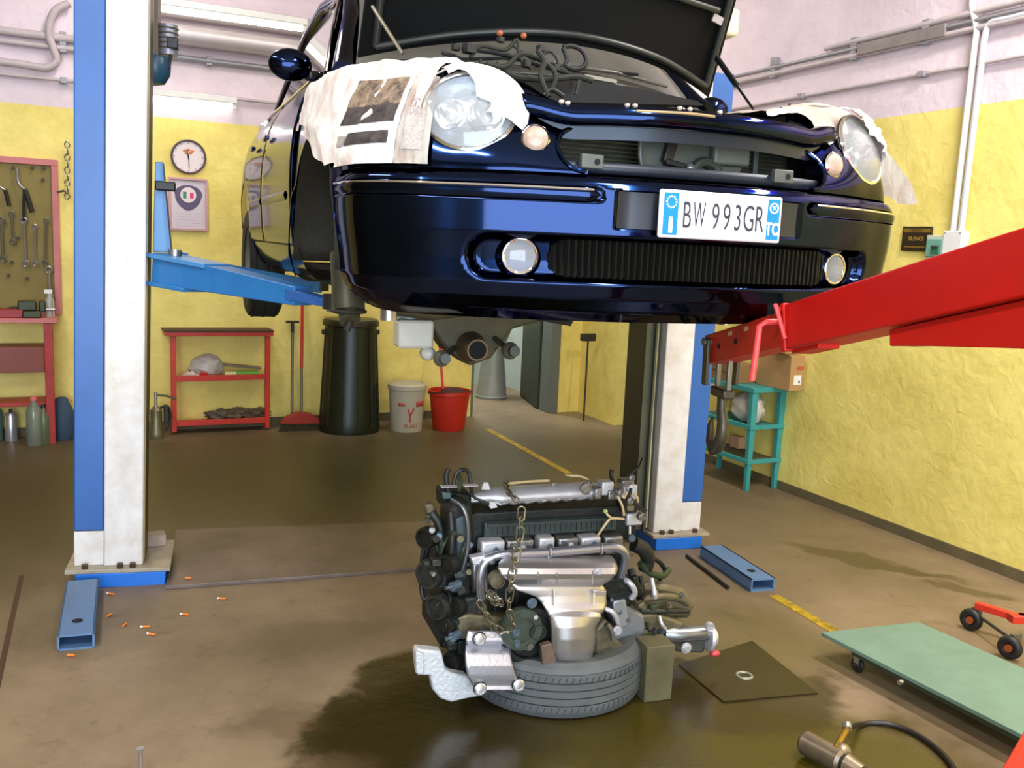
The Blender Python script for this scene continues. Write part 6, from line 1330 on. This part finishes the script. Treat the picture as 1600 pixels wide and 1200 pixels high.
tb([(984, 822, -.10), (984, 842, -.12)], .005, 'sensor_stem', ALB, k=1); disc(986, 840, -.13, .014, .012, 'sensor_nut', BLB); disc(984, 762, -.12, .018, .02, 'round_sensor', ALB)
# right side: housing, hoses and grimy gearbox
tb([(990, 850, -.08), (1005, 858, -.08), (1012, 872, -.06), (1008, 890, -.05)], .028, 'black_hose', BLK); tb([(1000, 880, -.08), (1015, 895, -.06), (1035, 900, -.02), (1045, 890, .02)], .012, 'dark_hose', GRN); tb([(985, 890, -.12), (990, 905, -.14), (1000, 925, -.13)], .014, 'dark_hose', BLK)
tb([(1010, 870, -.04), (1030, 878, .0), (1040, 895, .02), (1030, 905, .0)], .009, 'dark_hose', IRD); tb([(975, 905, -.14), (985, 912, -.16), (992, 925, -.16), (986, 935, -.15)], .011, 'silver_elbow', ALB)
pr([(942, 905), (985, 900), (992, 930), (986, 950), (950, 940), (944, 925)], -.15, .10, 'rear_housing', IRD, bevel=.01); pr([(958, 940), (978, 936), (985, 975), (968, 985), (958, 970)], -.16, .06, 'flywheel_edge', M('bell_pale', (168, 170, 176), .4, .6, var=.15), bevel=.006)
pr([(960, 938), (1008, 962), (1010, 1000), (975, 1018), (952, 1005)], -.12, .14, 'bell_housing', M('bell_grey', (140, 142, 142), .45, .5, var=.2, bump=.3), bevel=.012)
gx = pr([(985, 915), (1030, 912), (1072, 922), (1086, 945), (1080, 968), (1010, 970), (985, 960)], -.02, .22, 'gearbox_casing', GRM, bevel=.02, lab='grimy gearbox casing at the right side')
tb([(990, 940, -.06), (1030, 932, -.06), (1060, 935, -.03), (1078, 948, .0)], .014, 'casing_rib', GRM); tb([(1000, 955, -.07), (1040, 955, -.07), (1075, 955, -.02)], .010, 'casing_rib', IRB); pr([(985, 962), (1025, 958), (1072, 975), (1060, 988), (1000, 985)], -.08, .12, 'casing_step', GRM, bevel=.012)
for px, py, m_ in ((1022, 925, ALB), (1000, 935, IRD), (1045, 945, GRM), (1065, 930, ALU), (1012, 980, ALB), (1034, 985, BLB)): bolt(px, py, -.07, .008, m_, gx)
tb([(1000, 900, -.08), (1004, 920, -.10), (1003, 938, -.10)], .008, 'bracket_strap', IRD); tb([(1018, 905, -.06), (1022, 925, -.10), (1024, 934, -.10)], .009, 'bracket_strap', ALB)
op = tb([(1040, 990, -.06), (1060, 992, -.08), (1085, 990, -.08), (1108, 988, -.08)], [.032, .030, .028, .030], 'output_shaft_housing', M('shaft_housing', (156, 158, 160), .28, .8, var=.3, vs=16), k=1, n=20)
MB().lathe([(.030, 0), (.052, .004), (.054, .016), (.040, .020), (.034, .034), (.02, .036)], e(1104, 996, -.08), (1, -.15, -.1), 26).build('output_flange', ALB, EN); disc(1107, 978, -.11, .018, .02, 'flange_boss', ALB); bolt(1072, 1012, -.13, .014, ALB); pr([(1040, 985), (1075, 985), (1108, 1000), (1100, 1022), (1060, 1020), (1042, 1010)], -.07, .10, 'differential_side', M('casting_greenish2', (104, 108, 96), .45, .5, var=.35, vs=14), bevel=.012)
MB().ell(e(1117, 1021, -.10), (.022, .016, .012)).build('red_plug', M('plug_red', (190, 60, 64), .4), EN)
for px, py in ((1015, 985), (1022, 1000), (1034, 975)): tb([(px-4, py-12, -.10), (px, py, -.12), (px+6, py+8, -.11)], .007, 'linkage', ALB if px > 1020 else IRD)
# oil filter / small castings right of the barrel
pr([(930, 985), (945, 968), (960, 980), (965, 1000), (978, 1012), (970, 1030), (950, 1042), (930, 1036)], -.20, .07, 'oil_pump_casting', GRM, bevel=.01); tb([(948, 975, -.22), (955, 985, -.22), (958, 1000, -.22)], .008, 'casting_pipe', ALU); bolt(964, 985, -.215, .012, ALB); bolt(958, 1022, -.215, .010, GRM); bolt(940, 1030, -.215, .009, GRM)
tb([(944, 950, -.20), (958, 958, -.21), (966, 975, -.20), (962, 990, -.19)], .009, 'silver_elbow', ALB); tb([(950, 1040, -.19), (965, 1035, -.18), (975, 1025, -.17)], .008, 'casting_pipe', IRB)
# scattered small fittings over the dark block
random.seed(21)
for i in range(46):
    px, py = random.choice([(random.uniform(694, 740), random.uniform(820, 1050)), (random.uniform(745, 845), random.uniform(925, 1060)), (random.uniform(940, 1040), random.uniform(890, 1010)), (random.uniform(665, 700), random.uniform(800, 960))])
    yy = -.13-random.uniform(0, .03); c = e(px, py, yy); m_ = random.choice([IRB, IRB, GRM, ALU, TEL, GRN, BLB])
    if random.random() < .5: MB().box(c, (random.uniform(.012, .035), .03, random.uniform(.012, .035)), tilt=(random.uniform(-.6, .6), 'Y')).build('small_bracket', m_, EN, bevel=.003)
    else: MB().cyl(c, c-Vector((random.uniform(-.01, .01), .02, 0)), random.uniform(.006, .013), 8).build('bolt', m_, EN)
for i in range(12):
    px, py = random.uniform(690, 760), random.uniform(800, 1010); dx, dy = random.uniform(-22, 22), random.uniform(12, 50)
    tb([(px, py, -.12), (px+dx*.6, py+dy*.4, -.16), (px+dx, py+dy, -.13)], random.uniform(.004, .008), 'engine_hose', random.choice([BLK, IRD, GRN, IRB]), n=8)
# lifting chain
CH = thing('lifting_chain', 'steel lifting chain hanging across the front of the engine', 'chain', EF.wld(e(800, 980, -.30))); CHM = M('chain_steel', (128, 122, 104), .35, .8, var=.25, vs=30)
def chain(pts, L=.030, r=.0032):
    pts = cat([EF.wld(e(*p)) for p in pts], 12); acc = 0; i = 0; d0 = pts[0]; out = [pts[0]]
    for a, b in zip(pts, pts[1:]):
        acc += (b-a).length
        if acc >= L*.78: out.append(b); acc = 0
    for k, (a, b) in enumerate(zip(out, out[1:])):
        c = (a+b)/2; dd = (b-a).normalized(); s_, u_, _ = basis(dd, _F); sd_ = s_ if k % 2 == 0 else (s_*.35+u_*.94).normalized(); ww = L*.30; hl = L*.30
        ring = [c+dd*(hl*(1 if abs(t_) < 90 or t_ > 270 else -1)+ww*math.cos(math.radians(t_)))+sd_*(ww*math.sin(math.radians(t_))) for t_ in range(0, 360, 30)]
        MB().tube(ring, r, 6, closed=True).build('link', CHM, CH, world=True)
chain([(790, 752, -.02), (795, 770, -.13), (812, 785, -.19)], .026); chain([(815, 795, -.20), (812, 840, -.24), (806, 870, -.25), (800, 900, -.30), (796, 930, -.31), (795, 960, -.30)], .042)
chain([(795, 955, -.30), (802, 975, -.30), (790, 990, -.29), (775, 980, -.29), (762, 965, -.29), (752, 945, -.28), (742, 938, -.28)], .032); chain([(765, 925, -.28), (778, 935, -.30), (784, 945, -.30), (770, 940, -.31), (762, 930, -.30), (775, 928, -.29)], .026); chain([(748, 940, -.28), (760, 960, -.29), (768, 975, -.29), (775, 985, -.28)], .030)
# wooden block carrying the gearbox
a, b = G(1008, 1100), G(1052, 1112); yl = -.02
w0 = EF.loc(G(1012, 1098)); q = EF.V(1012, 1012, w0.y); q2 = EF.V(1055, 1012, w0.y)
wbk = MB().b2((0, 0, 0), (q2.x-q.x, .10, EF.wld(q).z)); wf_ = Frame(EF.wld((q.x, w0.y, -.16)), EF.yaw); wbk.v = [wf_.wld(v) for v in wbk.v]
wbk.build('wooden_block', M('oily_wood', (96, 90, 60), .7, var=.35, vs=9), label='upright oily wooden block beside the tyre carrying the gearbox', cat='block', bevel=.004)
